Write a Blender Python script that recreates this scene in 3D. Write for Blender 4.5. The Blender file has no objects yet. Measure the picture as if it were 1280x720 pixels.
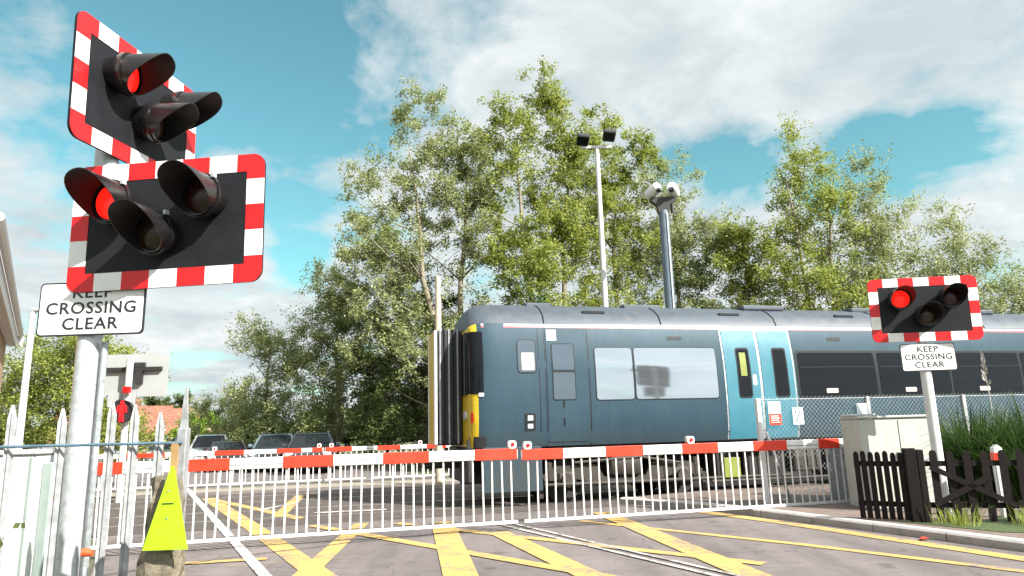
import bpy, math, random
import numpy as np
from mathutils import Vector, Matrix
from math import sin, cos, pi, radians, sqrt

random.seed(5)
sc = bpy.context.scene
COL = sc.collection

# ------------------------------------------------------------------ frames
A = radians(14.5)                     # direction of the railway
R = radians(28)                       # the road runs 28 deg left of the view
U = Vector((cos(A), sin(A), 0)); V = Vector((-sin(A), cos(A), 0))
N = Vector((cos(R), sin(R), 0)); D = Vector((-sin(R), cos(R), 0))
def uv(u, v, z=0.0): p = U*u + V*v; return (p.x, p.y, z)
def nd(n, d, z=0.0): p = N*n + D*d; return (p.x, p.y, z)

# ------------------------------------------------------------------ materials
def mat(name):
    m = bpy.data.materials.new(name); m.use_nodes = True
    nt = m.node_tree; b = nt.nodes['Principled BSDF']
    return m, nt, b
def lk(nt, a, b): nt.links.new(a, b)
def noise(nt, scale, detail=4, rough=.55, coord='Object', vec=None):
    n = nt.nodes.new('ShaderNodeTexNoise'); n.inputs['Scale'].default_value = scale
    n.inputs['Detail'].default_value = detail; n.inputs['Roughness'].default_value = rough
    if vec is None:
        t = nt.nodes.new('ShaderNodeTexCoord'); vec = t.outputs[coord]
    lk(nt, vec, n.inputs['Vector']); return n
def ramp(nt, fac, stops):
    r = nt.nodes.new('ShaderNodeValToRGB'); cr = r.color_ramp
    while len(cr.elements) < len(stops): cr.elements.new(.5)
    for e, (p, c) in zip(cr.elements, stops):
        e.position = p; e.color = (c, c, c, 1) if isinstance(c, (int, float)) else (*c, 1)
    lk(nt, fac, r.inputs[0]); return r
def mixc(nt, fac, a, b, typ='MIX'):
    m = nt.nodes.new('ShaderNodeMix'); m.data_type = 'RGBA'; m.blend_type = typ
    for s, v in ((m.inputs[0], fac), (m.inputs[6], a), (m.inputs[7], b)):
        if isinstance(v, (int, float)): s.default_value = v
        elif isinstance(v, tuple): s.default_value = (*v, 1)
        else: lk(nt, v, s)
    return m.outputs[2]
def mth(nt, op, a, b=None, c=None):
    m = nt.nodes.new('ShaderNodeMath'); m.operation = op
    for i, v in enumerate((a, b, c)):
        if v is None: continue
        if isinstance(v, (int, float)): m.inputs[i].default_value = v
        else: lk(nt, v, m.inputs[i])
    return m.outputs[0]
def bump(nt, b, h, strength=.3, dist=.01):
    n = nt.nodes.new('ShaderNodeBump'); n.inputs['Strength'].default_value = strength
    n.inputs['Distance'].default_value = dist
    lk(nt, h, n.inputs['Height']); lk(nt, n.outputs[0], b.inputs['Normal'])
def plain(name, c, rough=.5, metal=0., var=.18, scale=6., dirt=None, spec=None, bmp=0., bscale=60., coat=0.):
    """painted / metal surface with worn, uneven tone"""
    m, nt, b = mat(name)
    n = noise(nt, scale, 6, .65)
    lo = tuple(x*(1-var) for x in c); hi = tuple(min(1, x*(1+var*.6)) for x in c)
    col = ramp(nt, n.outputs[0], [(.3, lo), (.7, hi)]).outputs[0]
    if dirt:
        n2 = noise(nt, scale*2.3, 8, .7)
        f = ramp(nt, n2.outputs[0], [(.52, 0.), (.72, .8)]).outputs[0]
        col = mixc(nt, f, col, dirt)
    lk(nt, col, b.inputs['Base Color'])
    b.inputs['Metallic'].default_value = metal
    r = ramp(nt, n.outputs[0], [(.3, max(0, rough-.08)), (.7, min(1, rough+.08))])
    lk(nt, r.outputs[0], b.inputs['Roughness'])
    if spec is not None: b.inputs['Specular IOR Level'].default_value = spec
    if coat: b.inputs['Coat Weight'].default_value = coat; b.inputs['Coat Roughness'].default_value = .06
    if bmp: bump(nt, b, noise(nt, bscale, 5, .6).outputs[0], bmp, .004)
    return m
def emis(name, c, s, base=(.2, .01, .01)):
    m, nt, b = mat(name)
    b.inputs['Base Color'].default_value = (*base, 1)
    b.inputs['Emission Color'].default_value = (*c, 1); b.inputs['Roughness'].default_value = .3
    v = nt.nodes.new('ShaderNodeTexVoronoi'); v.inputs['Scale'].default_value = 55
    t = nt.nodes.new('ShaderNodeTexCoord'); lk(nt, t.outputs['Object'], v.inputs['Vector'])
    r = ramp(nt, v.outputs['Distance'], [(.0, s*1.0), (.9, s*.45)])
    r.color_ramp.elements[0].color = (1, 1, 1, 1); r.color_ramp.elements[1].color = (.5, .5, .5, 1)
    k = mth(nt, 'MULTIPLY', r.outputs[0], s); lk(nt, k, b.inputs['Emission Strength'])
    return m

M = {}
M['galv'] = plain('galvanised_steel', (.50, .53, .55), .5, .35, .3, 14, dirt=(.62, .64, .64), bmp=.15)
M['galv_dull'] = plain('dull_steel', (.36, .40, .42), .5, .4, .35, 9, dirt=(.16, .13, .10))
M['pale'] = plain('weathered_galvanised_pale', (.33, .345, .355), .5, .2, .4, 11, dirt=(.30, .27, .24), bmp=.1)
M['bluerail'] = plain('blue_grey_rail', (.12, .2, .27), .5, .3, .3, 9)
M['black'] = plain('black_board', (.012, .013, .016), .6, 0, .3, 5, spec=.2)
M['blackp'] = plain('black_hood_plastic', (.011, .010, .0105), .3, 0, .3, 8, spec=.45)
M['hood_in'] = plain('hood_lining', (.014, .010, .010), .5, 0, .3, 8)
M['redref'] = plain('red_sheeting', (.62, .008, .010), .35, 0, .12, 5, spec=.5)
M['whiteref'] = plain('white_sheeting', (.78, .78, .76), .4, 0, .08, 4, dirt=(.62, .60, .52))
M['boomred'] = plain('boom_red_band', (.66, .035, .012), .4, 0, .12, 5, dirt=(.5, .05, .03))
M['boomwhite'] = plain('boom_white_paint', (.78, .78, .77), .35, 0, .1, 4, dirt=(.55, .54, .5))
M['skirt'] = plain('white_skirt_paint', (.74, .74, .73), .4, 0, .14, 5, dirt=(.48, .46, .42))
M['signwhite'] = plain('sign_white', (.76, .75, .74), .4, 0, .06, 4, dirt=(.66, .64, .6))
M['signblack'] = plain('sign_black', (.015, .016, .02), .5, 0, .1)
M['redlit'] = emis('lit_red_lens', (1, .012, .006), .75)
M['redoff'] = plain('unlit_red_lens', (.022, .004, .004), .3, 0, .2, 30)
M['amboff'] = plain('unlit_amber_lens', (.022, .009, .004), .3, 0, .2, 30)
M['redman'] = emis('lit_red_figure', (1, .012, .02), 1.0)
M['lamp_red'] = plain('boom_lamp_lens', (.35, .01, .01), .2)
M['fluo'] = plain('fluorescent_yellow_green', (.31, .58, .006), .6, 0, .1, 9, dirt=(.24, .42, .03))
M['concrete'] = plain('mossy_concrete', (.17, .145, .105), .95, 0, .6, 22, dirt=(.05, .055, .022), bmp=1.0, bscale=70)
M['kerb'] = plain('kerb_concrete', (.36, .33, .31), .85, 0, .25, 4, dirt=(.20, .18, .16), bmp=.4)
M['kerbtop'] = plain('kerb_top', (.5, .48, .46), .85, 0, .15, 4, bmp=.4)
M['brown'] = plain('dark_brown_timber', (.009, .006, .006), .75, 0, .4, 6, dirt=(.022, .014, .012), bmp=.3, spec=.2)
M['cream'] = plain('pale_grey_cabinet_paint', (.42, .43, .39), .45, 0, .08, 3, dirt=(.36, .35, .27))
M['whitecab'] = plain('white_cabinet_paint', (.66, .67, .66), .5, 0, .08, 3, dirt=(.55, .54, .5))
M['greygreen'] = plain('grey_green_paint', (.26, .32, .30), .5, 0, .2, 3)
M['rust'] = plain('rusty_orange_steel', (.40, .14, .05), .8, 0, .4, 9, dirt=(.5, .3, .18))
M['brickred_litter'] = plain('faded_red_plastic', (.42, .06, .035), .6)
M['backgrey'] = plain('smooth_grey_plate', (.36, .38, .38), .5, 0, .08, 2)
M['orange'] = plain('orange_plastic', (.80, .10, .03), .5)
M['rail'] = plain('polished_rail', (.45, .42, .4), .3, .8, .2, 4)
M['darkrub'] = plain('dark_rubber', (.02, .02, .022), .6)
M['under'] = plain('brake_dust_steel', (.02, .018, .016), .8, .1, .5, 5, dirt=(.07, .05, .04), bmp=.6, bscale=20)
M['underlight'] = plain('grey_bogie_steel', (.042, .035, .028), .7, .2, .4, 6, dirt=(.06, .05, .04), bmp=.5, bscale=20)
M['yellow'] = plain('train_end_yellow', (.55, .40, .02), .4, 0, .12, 3, dirt=(.35, .22, .02))
M['gasket'] = plain('window_gasket', (.012, .015, .018), .5, spec=.25)
M['tealdoor'] = plain('teal_door_paint', (.042, .165, .22), .35, .0, .06, 2, coat=.2)
M['roofgrey'] = plain('train_roof_grey', (.06, .075, .095), .5, .1, .25, 2.5, dirt=(.09, .09, .09))
M['stripepink'] = plain('pink_red_stripe', (.55, .08, .10), .4)
M['stripewhite'] = plain('white_stripe', (.74, .74, .76), .4)
M['headcream'] = plain('headrest_cream', (.45, .42, .38), .7)
M['woodpole'] = plain('pale_weathered_pole', (.50, .43, .33), .8, 0, .3, 5, bmp=.5)
M['whitepole'] = plain('white_painted_pole', (.62, .63, .62), .5, 0, .15, 4)
M['slatepole'] = plain('slate_grey_pole', (.13, .17, .21), .5, .2, .2, 4)
M['housingblack'] = plain('black_floodlight_housing', (.02, .02, .02), .5)
M['camwhite'] = plain('white_camera_housing', (.82, .82, .82), .35, 0, .04)
M['weed'] = plain('weed_green', (.10, .16, .04), .7)
M['stem'] = plain('dry_stem', (.14, .11, .07), .8)
M['tyre'] = plain('tyre_rubber', (.02, .02, .02), .8)
M['alloy'] = plain('alloy_rim', (.4, .4, .42), .35, .7)
M['headlamp'] = plain('headlamp_glass', (.55, .58, .6), .1, 0, .1, 20, coat=1.)
M['plate'] = plain('number_plate_white', (.7, .7, .66), .4)
M['tan'] = None

def trainblue():
    m, nt, b = mat('slate_blue_train_paint')
    n = noise(nt, .9, 5, .6)
    c = ramp(nt, n.outputs[0], [(.3, (.019, .045, .064)), (.7, (.026, .056, .078))]).outputs[0]
    tcx = nt.nodes.new('ShaderNodeTexCoord'); mp = nt.nodes.new('ShaderNodeMapping'); mp.inputs['Scale'].default_value = (6, 6, .5); lk(nt, tcx.outputs['Object'], mp.inputs[0])
    n2 = noise(nt, 1.6, 8, .75, vec=mp.outputs[0])
    f = ramp(nt, n2.outputs[0], [(.46, 0.), (.75, .25)]).outputs[0]
    c = mixc(nt, f, c, (.055, .085, .105))
    sz = nt.nodes.new('ShaderNodeSeparateXYZ'); lk(nt, tcx.outputs['Object'], sz.inputs[0])
    dz = mth(nt, 'MULTIPLY_ADD', sz.outputs[2], -1.6, 2.5); dz = mth(nt, 'MULTIPLY', mth(nt, 'MAXIMUM', mth(nt, 'MINIMUM', dz, 1.), 0.), ramp(nt, n2.outputs[0], [(.35, .1), (.65, .75)]).outputs[0])
    c = mixc(nt, dz, c, (.05, .048, .043))
    lk(nt, c, b.inputs['Base Color'])
    b.inputs['Metallic'].default_value = .1; b.inputs['Roughness'].default_value = .5; b.inputs['Specular IOR Level'].default_value = .22
    b.inputs['Coat Weight'].default_value = .12; b.inputs['Coat Roughness'].default_value = .1
    n3 = noise(nt, 1.3, 2, .5); bump(nt, b, n3.outputs[0], .12, .02)
    return m
M['train'] = trainblue()
def glassy(name, c, metal, rough, wob=.03):
    m, nt, b = mat(name)
    b.inputs['Base Color'].default_value = (*c, 1); b.inputs['Metallic'].default_value = metal
    b.inputs['Roughness'].default_value = rough; b.inputs['IOR'].default_value = 1.52
    n = noise(nt, 1.6, 2, .5); bump(nt, b, n.outputs[0], wob, .02)
    return m
M['glassdark'] = glassy('dark_tinted_glass', (.008, .010, .013), 0, .03, .015)
M['glassdark'].node_tree.nodes['Principled BSDF'].inputs['Specular IOR Level'].default_value = .14
M['glassfilm'] = glassy('mirror_tinted_glass', (.40, .44, .48), .85, .07, .10)
M['glassgrey'] = glassy('grey_cab_glass', (.10, .13, .16), .5, .12, .1)
M['carglass'] = glassy('car_glass', (.012, .015, .018), 0, .05)
M['carglass'].node_tree.nodes['Principled BSDF'].inputs['Specular IOR Level'].default_value = .3

def leafmat(name, c1, c2, c3, trans=.46):
    m = bpy.data.materials.new(name); m.use_nodes = True; nt = m.node_tree; nt.nodes.clear()
    out = nt.nodes.new('ShaderNodeOutputMaterial'); g = nt.nodes.new('ShaderNodeNewGeometry')
    n = noise(nt, .55, 3, .6)
    a = mth(nt, 'MULTIPLY', g.outputs['Random Per Island'], .55)
    b_ = mth(nt, 'MULTIPLY_ADD', n.outputs[0], 1.1, -.3)
    f = mth(nt, 'ADD', a, b_)
    r = ramp(nt, f, [(.12, c1), (.5, c2), (.88, c3)])
    p = nt.nodes.new('ShaderNodeBsdfPrincipled'); p.inputs['Roughness'].default_value = .5
    p.inputs['Specular IOR Level'].default_value = .35
    lk(nt, r.outputs[0], p.inputs['Base Color'])
    t = nt.nodes.new('ShaderNodeBsdfTranslucent'); lk(nt, r.outputs[0], t.inputs['Color'])
    mx = nt.nodes.new('ShaderNodeMixShader'); mx.inputs[0].default_value = trans
    lk(nt, p.outputs[0], mx.inputs[1]); lk(nt, t.outputs[0], mx.inputs[2]); lk(nt, mx.outputs[0], out.inputs[0])
    return m
M['leaf_birch'] = leafmat('birch_leaves', (.17, .22, .038), (.30, .355, .075), (.43, .46, .14))
M['leaf_willow'] = leafmat('willow_leaves', (.155, .20, .070), (.30, .345, .135), (.48, .50, .28))
M['leaf_dark'] = leafmat('dark_leaves', (.045, .075, .02), (.10, .14, .04), (.18, .22, .075))
M['leaf_conifer'] = leafmat('vivid_dark_leaves', (.018, .05, .012), (.03, .09, .015), (.07, .17, .02))
M['leaf_lime'] = leafmat('lime_leaves', (.14, .25, .02), (.22, .36, .03), (.32, .45, .05))
M['leaf_grass'] = leafmat('long_grass_blades', (.016, .04, .010), (.035, .075, .018), (.11, .15, .05))
M['bark'] = plain('pale_bark', (.24, .21, .15), .9, 0, .4, 8, dirt=(.09, .08, .06), bmp=.5)

def road_mat():
    m, nt, b = mat('old_asphalt')
    n1 = noise(nt, 240, 3, .7); n2 = noise(nt, .7, 5, .6); n3 = noise(nt, 6, 6, .7)
    c = ramp(nt, n1.outputs[0], [(.25, (.112, .096, .094)), (.6, (.186, .160, .156)), (.85, (.28, .245, .238))]).outputs[0]
    k = ramp(nt, n2.outputs[0], [(.3, .78), (.7, 1.12)]).outputs[0]
    c = mixc(nt, 1., c, k, 'MULTIPLY')
    k2 = ramp(nt, n3.outputs[0], [(.35, .84), (.7, 1.08)]).outputs[0]
    tq = nt.nodes.new('ShaderNodeTexCoord'); mq = nt.nodes.new('ShaderNodeMapping'); mq.inputs['Rotation'].default_value = (0, 0, -R); mq.inputs['Scale'].default_value = (1.6, .12, 1); lk(nt, tq.outputs['Object'], mq.inputs[0])
    n6 = noise(nt, 1., 5, .6, vec=mq.outputs[0]); k3 = ramp(nt, n6.outputs[0], [(.36, .74), (.62, 1.08)]).outputs[0]
    c = mixc(nt, 1., c, k3, 'MULTIPLY')
    v2 = nt.nodes.new('ShaderNodeTexNoise'); v2.inputs['Scale'].default_value = 2.2; lk(nt, tq.outputs['Object'], v2.inputs['Vector'])
    c = mixc(nt, 1., c, ramp(nt, v2.outputs[0], [(.26, .62), (.34, 1.)]).outputs[0], 'MULTIPLY')
    c = mixc(nt, 1., c, k2, 'MULTIPLY')
    # hairline cracks
    v = nt.nodes.new('ShaderNodeTexVoronoi'); v.feature = 'DISTANCE_TO_EDGE'; v.inputs['Scale'].default_value = .42
    t = nt.nodes.new('ShaderNodeTexCoord'); nn = noise(nt, 1.2, 5, .7)
    vm = nt.nodes.new('ShaderNodeVectorMath'); vm.operation = 'MULTIPLY_ADD'
    lk(nt, nn.outputs['Color'], vm.inputs[0]); vm.inputs[1].default_value = (.9, .9, .9); lk(nt, t.outputs['Object'], vm.inputs[2])
    lk(nt, vm.outputs[0], v.inputs['Vector'])
    cr = ramp(nt, v.outputs['Distance'], [(.0, .55), (.006, 1.)]).outputs[0]
    c = mixc(nt, 1., c, cr, 'MULTIPLY')
    lk(nt, c, b.inputs['Base Color']); b.inputs['Roughness'].default_value = .85
    bump(nt, b, n1.outputs[0], .5, .006)
    return m
def paint_mat(name, c, wear=.42, under=(.15, .14, .13)):
    m, nt, b = mat(name)
    n1 = noise(nt, 9, 9, .75); n2 = noise(nt, 200, 3, .6); n3 = noise(nt, 1.6, 4, .6)
    s = mth(nt, 'MULTIPLY_ADD', n2.outputs[0], .45, n1.outputs[0]); s = mth(nt, 'MULTIPLY_ADD', n3.outputs[0], .5, s)
    f = ramp(nt, s, [(wear+.42, 1.), (wear+.58, 0.)]).outputs[0]
    # worn where noise is low
    f = ramp(nt, s, [(wear+.28, 0.), (wear+.42, 1.)]).outputs[0]
    cc = ramp(nt, n3.outputs[0], [(.3, tuple(x*.8 for x in c)), (.7, c)]).outputs[0]
    col = mixc(nt, f, under, cc)
    lk(nt, col, b.inputs['Base Color']); b.inputs['Roughness'].default_value = .7
    bump(nt, b, n2.outputs[0], .4, .004)
    return m
M['road'] = road_mat()
M['yline'] = paint_mat('yellow_road_paint', (.53, .345, .10), .555, (.18, .155, .15))
M['yline_worn'] = paint_mat('worn_yellow_road_paint', (.52, .38, .13), .47)
M['wline'] = paint_mat('white_road_paint', (.62, .60, .57), .54, (.18, .155, .15))
M['wline_worn'] = paint_mat('worn_white_road_paint', (.55, .53, .5), .64, (.2, .18, .165))
M['pave'] = plain('brown_pavement', (.17, .13, .11), .9, 0, .3, 3, dirt=(.10, .085, .075), bmp=.5, bscale=120)
M['deck'] = plain('crossing_deck_panel', (.075, .062, .056), .85, 0, .35, 2.5, dirt=(.16, .13, .11), bmp=.5, bscale=90)
M['tar'] = plain('tar_seam', (.03, .028, .027), .6)
def ground_mat():
    m, nt, b = mat('rough_ground')
    n1 = noise(nt, .5, 6, .65); n2 = noise(nt, 30, 5, .7)
    c1 = ramp(nt, n2.outputs[0], [(.3, (.07, .06, .045)), (.7, (.22, .19, .15))]).outputs[0]
    c2 = ramp(nt, n2.outputs[0], [(.3, (.03, .055, .015)), (.7, (.10, .14, .045))]).outputs[0]
    f = ramp(nt, n1.outputs[0], [(.42, 0.), (.56, 1.)]).outputs[0]
    lk(nt, mixc(nt, f, c1, c2), b.inputs['Base Color']); b.inputs['Roughness'].default_value = .95
    bump(nt, b, n2.outputs[0], .8, .04); return m
M['ground'] = ground_mat()
def ballast_mat():
    m, nt, b = mat('ballast_stone')
    v = nt.nodes.new('ShaderNodeTexVoronoi'); v.inputs['Scale'].default_value = 18
    t = nt.nodes.new('ShaderNodeTexCoord'); lk(nt, t.outputs['Object'], v.inputs['Vector'])
    r = ramp(nt, v.outputs['Color'], [(.1, (.08, .065, .055)), (.9, (.28, .24, .20))])
    lk(nt, r.outputs[0], b.inputs['Base Color']); b.inputs['Roughness'].default_value = .9
    bump(nt, b, v.outputs['Distance'], .8, .04); return m
M['ballast'] = ballast_mat()
def brick_mat(name, c1, c2, mortar, sc_=1., bw=.23, rh=.075):
    m, nt, b = mat(name)
    t = nt.nodes.new('ShaderNodeTexCoord')
    br = nt.nodes.new('ShaderNodeTexBrick'); br.inputs['Color1'].default_value = (*c1, 1); br.inputs['Color2'].default_value = (*c2, 1)
    br.inputs['Mortar'].default_value = (*mortar, 1); br.inputs['Scale'].default_value = sc_
    br.inputs['Mortar Size'].default_value = .008; br.inputs['Brick Width'].default_value = bw; br.inputs['Row Height'].default_value = rh
    sx = nt.nodes.new('ShaderNodeSeparateXYZ'); lk(nt, t.outputs['Object'], sx.inputs[0])
    cx = nt.nodes.new('ShaderNodeCombineXYZ'); lk(nt, mth(nt, 'ADD', sx.outputs[0], sx.outputs[1]), cx.inputs[0]); lk(nt, sx.outputs[2], cx.inputs[1])
    lk(nt, cx.outputs[0], br.inputs['Vector'])
    n = noise(nt, 3, 5, .6); k = ramp(nt, n.outputs[0], [(.3, .75), (.7, 1.15)]).outputs[0]
    lk(nt, mixc(nt, 1., br.outputs[0], k, 'MULTIPLY'), b.inputs['Base Color']); b.inputs['Roughness'].default_value = .9
    return m
M['tan'] = brick_mat('tan_brick', (.40, .25, .12), (.34, .20, .10), (.42, .38, .3))
M['redbrick'] = brick_mat('red_brick', (.26, .09, .06), (.20, .07, .05), (.3, .27, .24))
M['tiles'] = brick_mat('red_brown_roof_tiles', (.22, .085, .055), (.30, .13, .085), (.08, .04, .03), 1., .25, .18)
M['whitewood'] = plain('white_fascia_paint', (.74, .72, .72), .5, 0, .08)
M['soffit'] = plain('brown_soffit', (.10, .06, .045), .7)

# ------------------------------------------------------------------ mesh builder
class MB:
    def __init__(s): s.v = []; s.f = []; s.m = []
    def add(s, vs, fs, mi=0, T=None):
        o = len(s.v)
        for p in vs:
            p = Vector(p)
            if T is not None: p = T @ p
            s.v.append(tuple(p))
        for f in fs: s.f.append(tuple(i+o for i in f)); s.m.append(mi)
        return s
    def box(s, x0, x1, y0, y1, z0, z1, mi=0, T=None, bev=0.):
        if bev <= 0:
            vs = [(x, y, z) for x in (x0, x1) for y in (y0, y1) for z in (z0, z1)]
            return s.add(vs, [(0,1,3,2),(4,6,7,5),(0,4,5,1),(2,3,7,6),(0,2,6,4),(1,5,7,3)], mi, T)
        b = min(bev, (x1-x0)*.45, (y1-y0)*.45, (z1-z0)*.45)
        def ring(i, z): 
            i2 = b
            return [(x0+i+i2, y0+i, z), (x1-i-i2, y0+i, z), (x1-i, y0+i+i2, z), (x1-i, y1-i-i2, z), (x1-i-i2, y1-i, z), (x0+i+i2, y1-i, z), (x0+i, y1-i-i2, z), (x0+i, y0+i+i2, z)]
        vs = ring(b*.7, z0)+ring(0, z0+b)+ring(0, z1-b)+ring(b*.7, z1)
        fs = [tuple(range(7, -1, -1)), tuple(range(24, 32))]
        for k in range(3):
            for i in range(8): j = (i+1) % 8; fs.append((k*8+i, k*8+j, k*8+8+j, k*8+8+i))
        return s.add(vs, fs, mi, T)
    def tube(s, pts, rad, n=10, mi=0, cap=True, T=None):
        pts = [Vector(p) for p in pts]
        if not isinstance(rad, (list, tuple)): rad = [rad]*len(pts)
        vs = []; fs = []
        for i, p in enumerate(pts):
            d = (pts[min(i+1, len(pts)-1)]-pts[max(i-1, 0)]).normalized()
            a = d.orthogonal().normalized() if abs(d.z) > .95 else d.cross(Vector((0, 0, 1))).normalized()
            if i and a.dot(pa) < 0: a = -a
            a = a if i == 0 else (pa-d*pa.dot(d)).normalized() if (pa-d*pa.dot(d)).length > 1e-4 else a
            pa = a; b = d.cross(a)
            for k in range(n): t = 2*pi*k/n; vs.append(p+(a*cos(t)+b*sin(t))*rad[i])
        for i in range(len(pts)-1):
            for k in range(n): j = (k+1) % n; fs.append((i*n+k, i*n+j, (i+1)*n+j, (i+1)*n+k))
        if cap: fs.append(tuple(range(n-1, -1, -1))); fs.append(tuple(range((len(pts)-1)*n, len(pts)*n)))
        return s.add(vs, fs, mi, T)
    def prism(s, poly, axis, a0, a1, mi=0, T=None):
        """poly (list of 2d) extruded along axis: 'y' -> poly is (x,z); 'x' -> (y,z); 'z' -> (x,y)"""
        def P(p, a): return {'y': (p[0], a, p[1]), 'x': (a, p[0], p[1]), 'z': (p[0], p[1], a)}[axis]
        n = len(poly); vs = [P(p, a0) for p in poly]+[P(p, a1) for p in poly]
        fs = [tuple(range(n-1, -1, -1)), tuple(range(n, 2*n))]+[(i, (i+1) % n, n+(i+1) % n, n+i) for i in range(n)]
        return s.add(vs, fs, mi, T)
    def build(s, name, mats, parent=None, smooth=False, loc=None, rotz=None, bevel=0):
        me = bpy.data.meshes.new(name); me.from_pydata(s.v, [], s.f)
        if not isinstance(mats, (list, tuple)): mats = [mats]
        for m in mats: me.materials.append(m)
        for p, mi in zip(me.polygons, s.m): p.material_index = mi
        import bmesh
        bm = bmesh.new(); bm.from_mesh(me); bmesh.ops.recalc_face_normals(bm, faces=bm.faces[:]); bm.to_mesh(me); bm.free()
        if smooth:
            for p in me.polygons: p.use_smooth = True
            if smooth != 2: me.set_sharp_from_angle(angle=radians(38))
        o = bpy.data.objects.new(name, me); COL.objects.link(o)
        if parent is not None: o.parent = parent
        if loc is not None: o.location = loc
        if rotz is not None: o.rotation_euler = (0, 0, rotz)
        if bevel:
            b = o.modifiers.new('b', 'BEVEL'); b.width = bevel; b.segments = 2; b.limit_method = 'ANGLE'
        return o
def tag(o, label=None, cat=None, group=None, kind=None):
    for k, v in (('label', label), ('category', cat), ('group', group), ('kind', kind)):
        if v: o[k] = v
    return o
def empty(name, loc, rz=0., label=None, cat=None, group=None):
    o = bpy.data.objects.new(name, None); COL.objects.link(o); o.location = loc; o.rotation_euler = (0, 0, rz)
    o.empty_display_size = .2
    return tag(o, label, cat, group)
def copy_tree(o, parent=None):
    c = o.copy(); COL.objects.link(c); c.parent = parent
    for ch in list(o.children): copy_tree(ch, c)
    return c
_dg = None
def text_mesh(body, size, T, name, mtl, parent, depth=.003, sx=1., bold=.0):
    cu = bpy.data.curves.new('t', 'FONT'); cu.body = body; cu.size = size; cu.align_x = 'CENTER'; cu.align_y = 'CENTER'
    cu.extrude = depth; cu.offset = bold; cu.resolution_u = 3; cu.space_character = 1.08
    ob = bpy.data.objects.new('t', cu); COL.objects.link(ob)
    dg = bpy.context.evaluated_depsgraph_get(); dg.update()
    me = bpy.data.meshes.new_from_object(ob.evaluated_get(dg))
    bpy.data.objects.remove(ob); bpy.data.curves.remove(cu)
    me.transform(T @ Matrix.Diagonal((sx, 1, 1, 1)))
    me.materials.clear(); me.materials.append(mtl); me.name = name
    o = bpy.data.objects.new(name, me); COL.objects.link(o); o.parent = parent
    return o
UPR = Matrix.Rotation(pi/2, 4, 'X')      # xy text plane -> xz plane facing -y
def rrect(x0, x1, z0, z1, r, n=5):
    p = []
    for cx, cz, a0 in ((x1-r, z0+r, -pi/2), (x1-r, z1-r, 0), (x0+r, z1-r, pi/2), (x0+r, z0+r, pi)):
        for k in range(n+1): a = a0+k*pi/2/n; p.append((cx+r*cos(a), cz+r*sin(a)))
    return p

# ------------------------------------------------------------------ camera
F = 864.; PITCH = radians(11.4); ROLL = radians(1.55)
f_ = Vector((0, cos(PITCH), sin(PITCH))); r_ = Vector((1, 0, 0)); u_ = r_.cross(f_)
r2 = r_*cos(ROLL)-u_*sin(ROLL); u2 = u_*cos(ROLL)+r_*sin(ROLL)
cd = bpy.data.cameras.new('camera'); cam = bpy.data.objects.new('camera', cd); COL.objects.link(cam)
mw = Matrix.Identity(4)
for i in range(3): mw[i][0] = r2[i]; mw[i][1] = u2[i]; mw[i][2] = -f_[i]
mw.translation = Vector((0, 0, 1.5)); cam.matrix_world = mw
cd.sensor_width = 36; cd.lens = 36*F/1280; cd.clip_start = .05; cd.clip_end = 3000
sc.camera = cam
def ray(x, y): return f_+r2*((x-640)/F)-u2*((y-360)/F)     # used for cloud directions only

# ------------------------------------------------------------------ light and sky
SUN = Vector((.62, -.50, .62)).normalized()
sd = bpy.data.lights.new('sun', 'SUN'); sd.energy = 4.9; sd.angle = radians(.55); sd.color = (1, .95, .87)
so = bpy.data.objects.new('sun', sd); COL.objects.link(so); so.rotation_euler = SUN.to_track_quat('Z', 'Y').to_euler()
w = bpy.data.worlds.new('World'); sc.world = w; w.use_nodes = True
nt = w.node_tree; nt.nodes.clear()
wo = nt.nodes.new('ShaderNodeOutputWorld'); bg = nt.nodes.new('ShaderNodeBackground'); lk(nt, bg.outputs[0], wo.inputs[0])
bg.inputs[1].default_value = .10
sky = nt.nodes.new('ShaderNodeTexSky'); sky.sky_type = 'NISHITA'; sky.sun_disc = False
sky.sun_elevation = math.asin(SUN.z); sky.sun_rotation = math.atan2(SUN.x, SUN.y)
sky.air_density = 1.0; sky.dust_density = 1.2; sky.ozone_density = 1.5
tc = nt.nodes.new('ShaderNodeTexCoord'); vec = tc.outputs['Generated']
sep = nt.nodes.new('ShaderNodeSeparateXYZ'); lk(nt, vec, sep.inputs[0])
zz = mth(nt, 'ADD', mth(nt, 'MAXIMUM', sep.outputs[2], 0.0), .22)
cmb = nt.nodes.new('ShaderNodeCombineXYZ')
lk(nt, mth(nt, 'DIVIDE', sep.outputs[0], zz), cmb.inputs[0]); lk(nt, mth(nt, 'DIVIDE', sep.outputs[1], zz), cmb.inputs[1])
n1 = noise(nt, 2.4, 9, .58, vec=cmb.outputs[0]); n1.inputs['Distortion'].default_value = .25
n2 = noise(nt, 1.4, 6, .6, vec=cmb.outputs[0])
n4 = noise(nt, 4.5, 8, .65, vec=vec)
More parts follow.
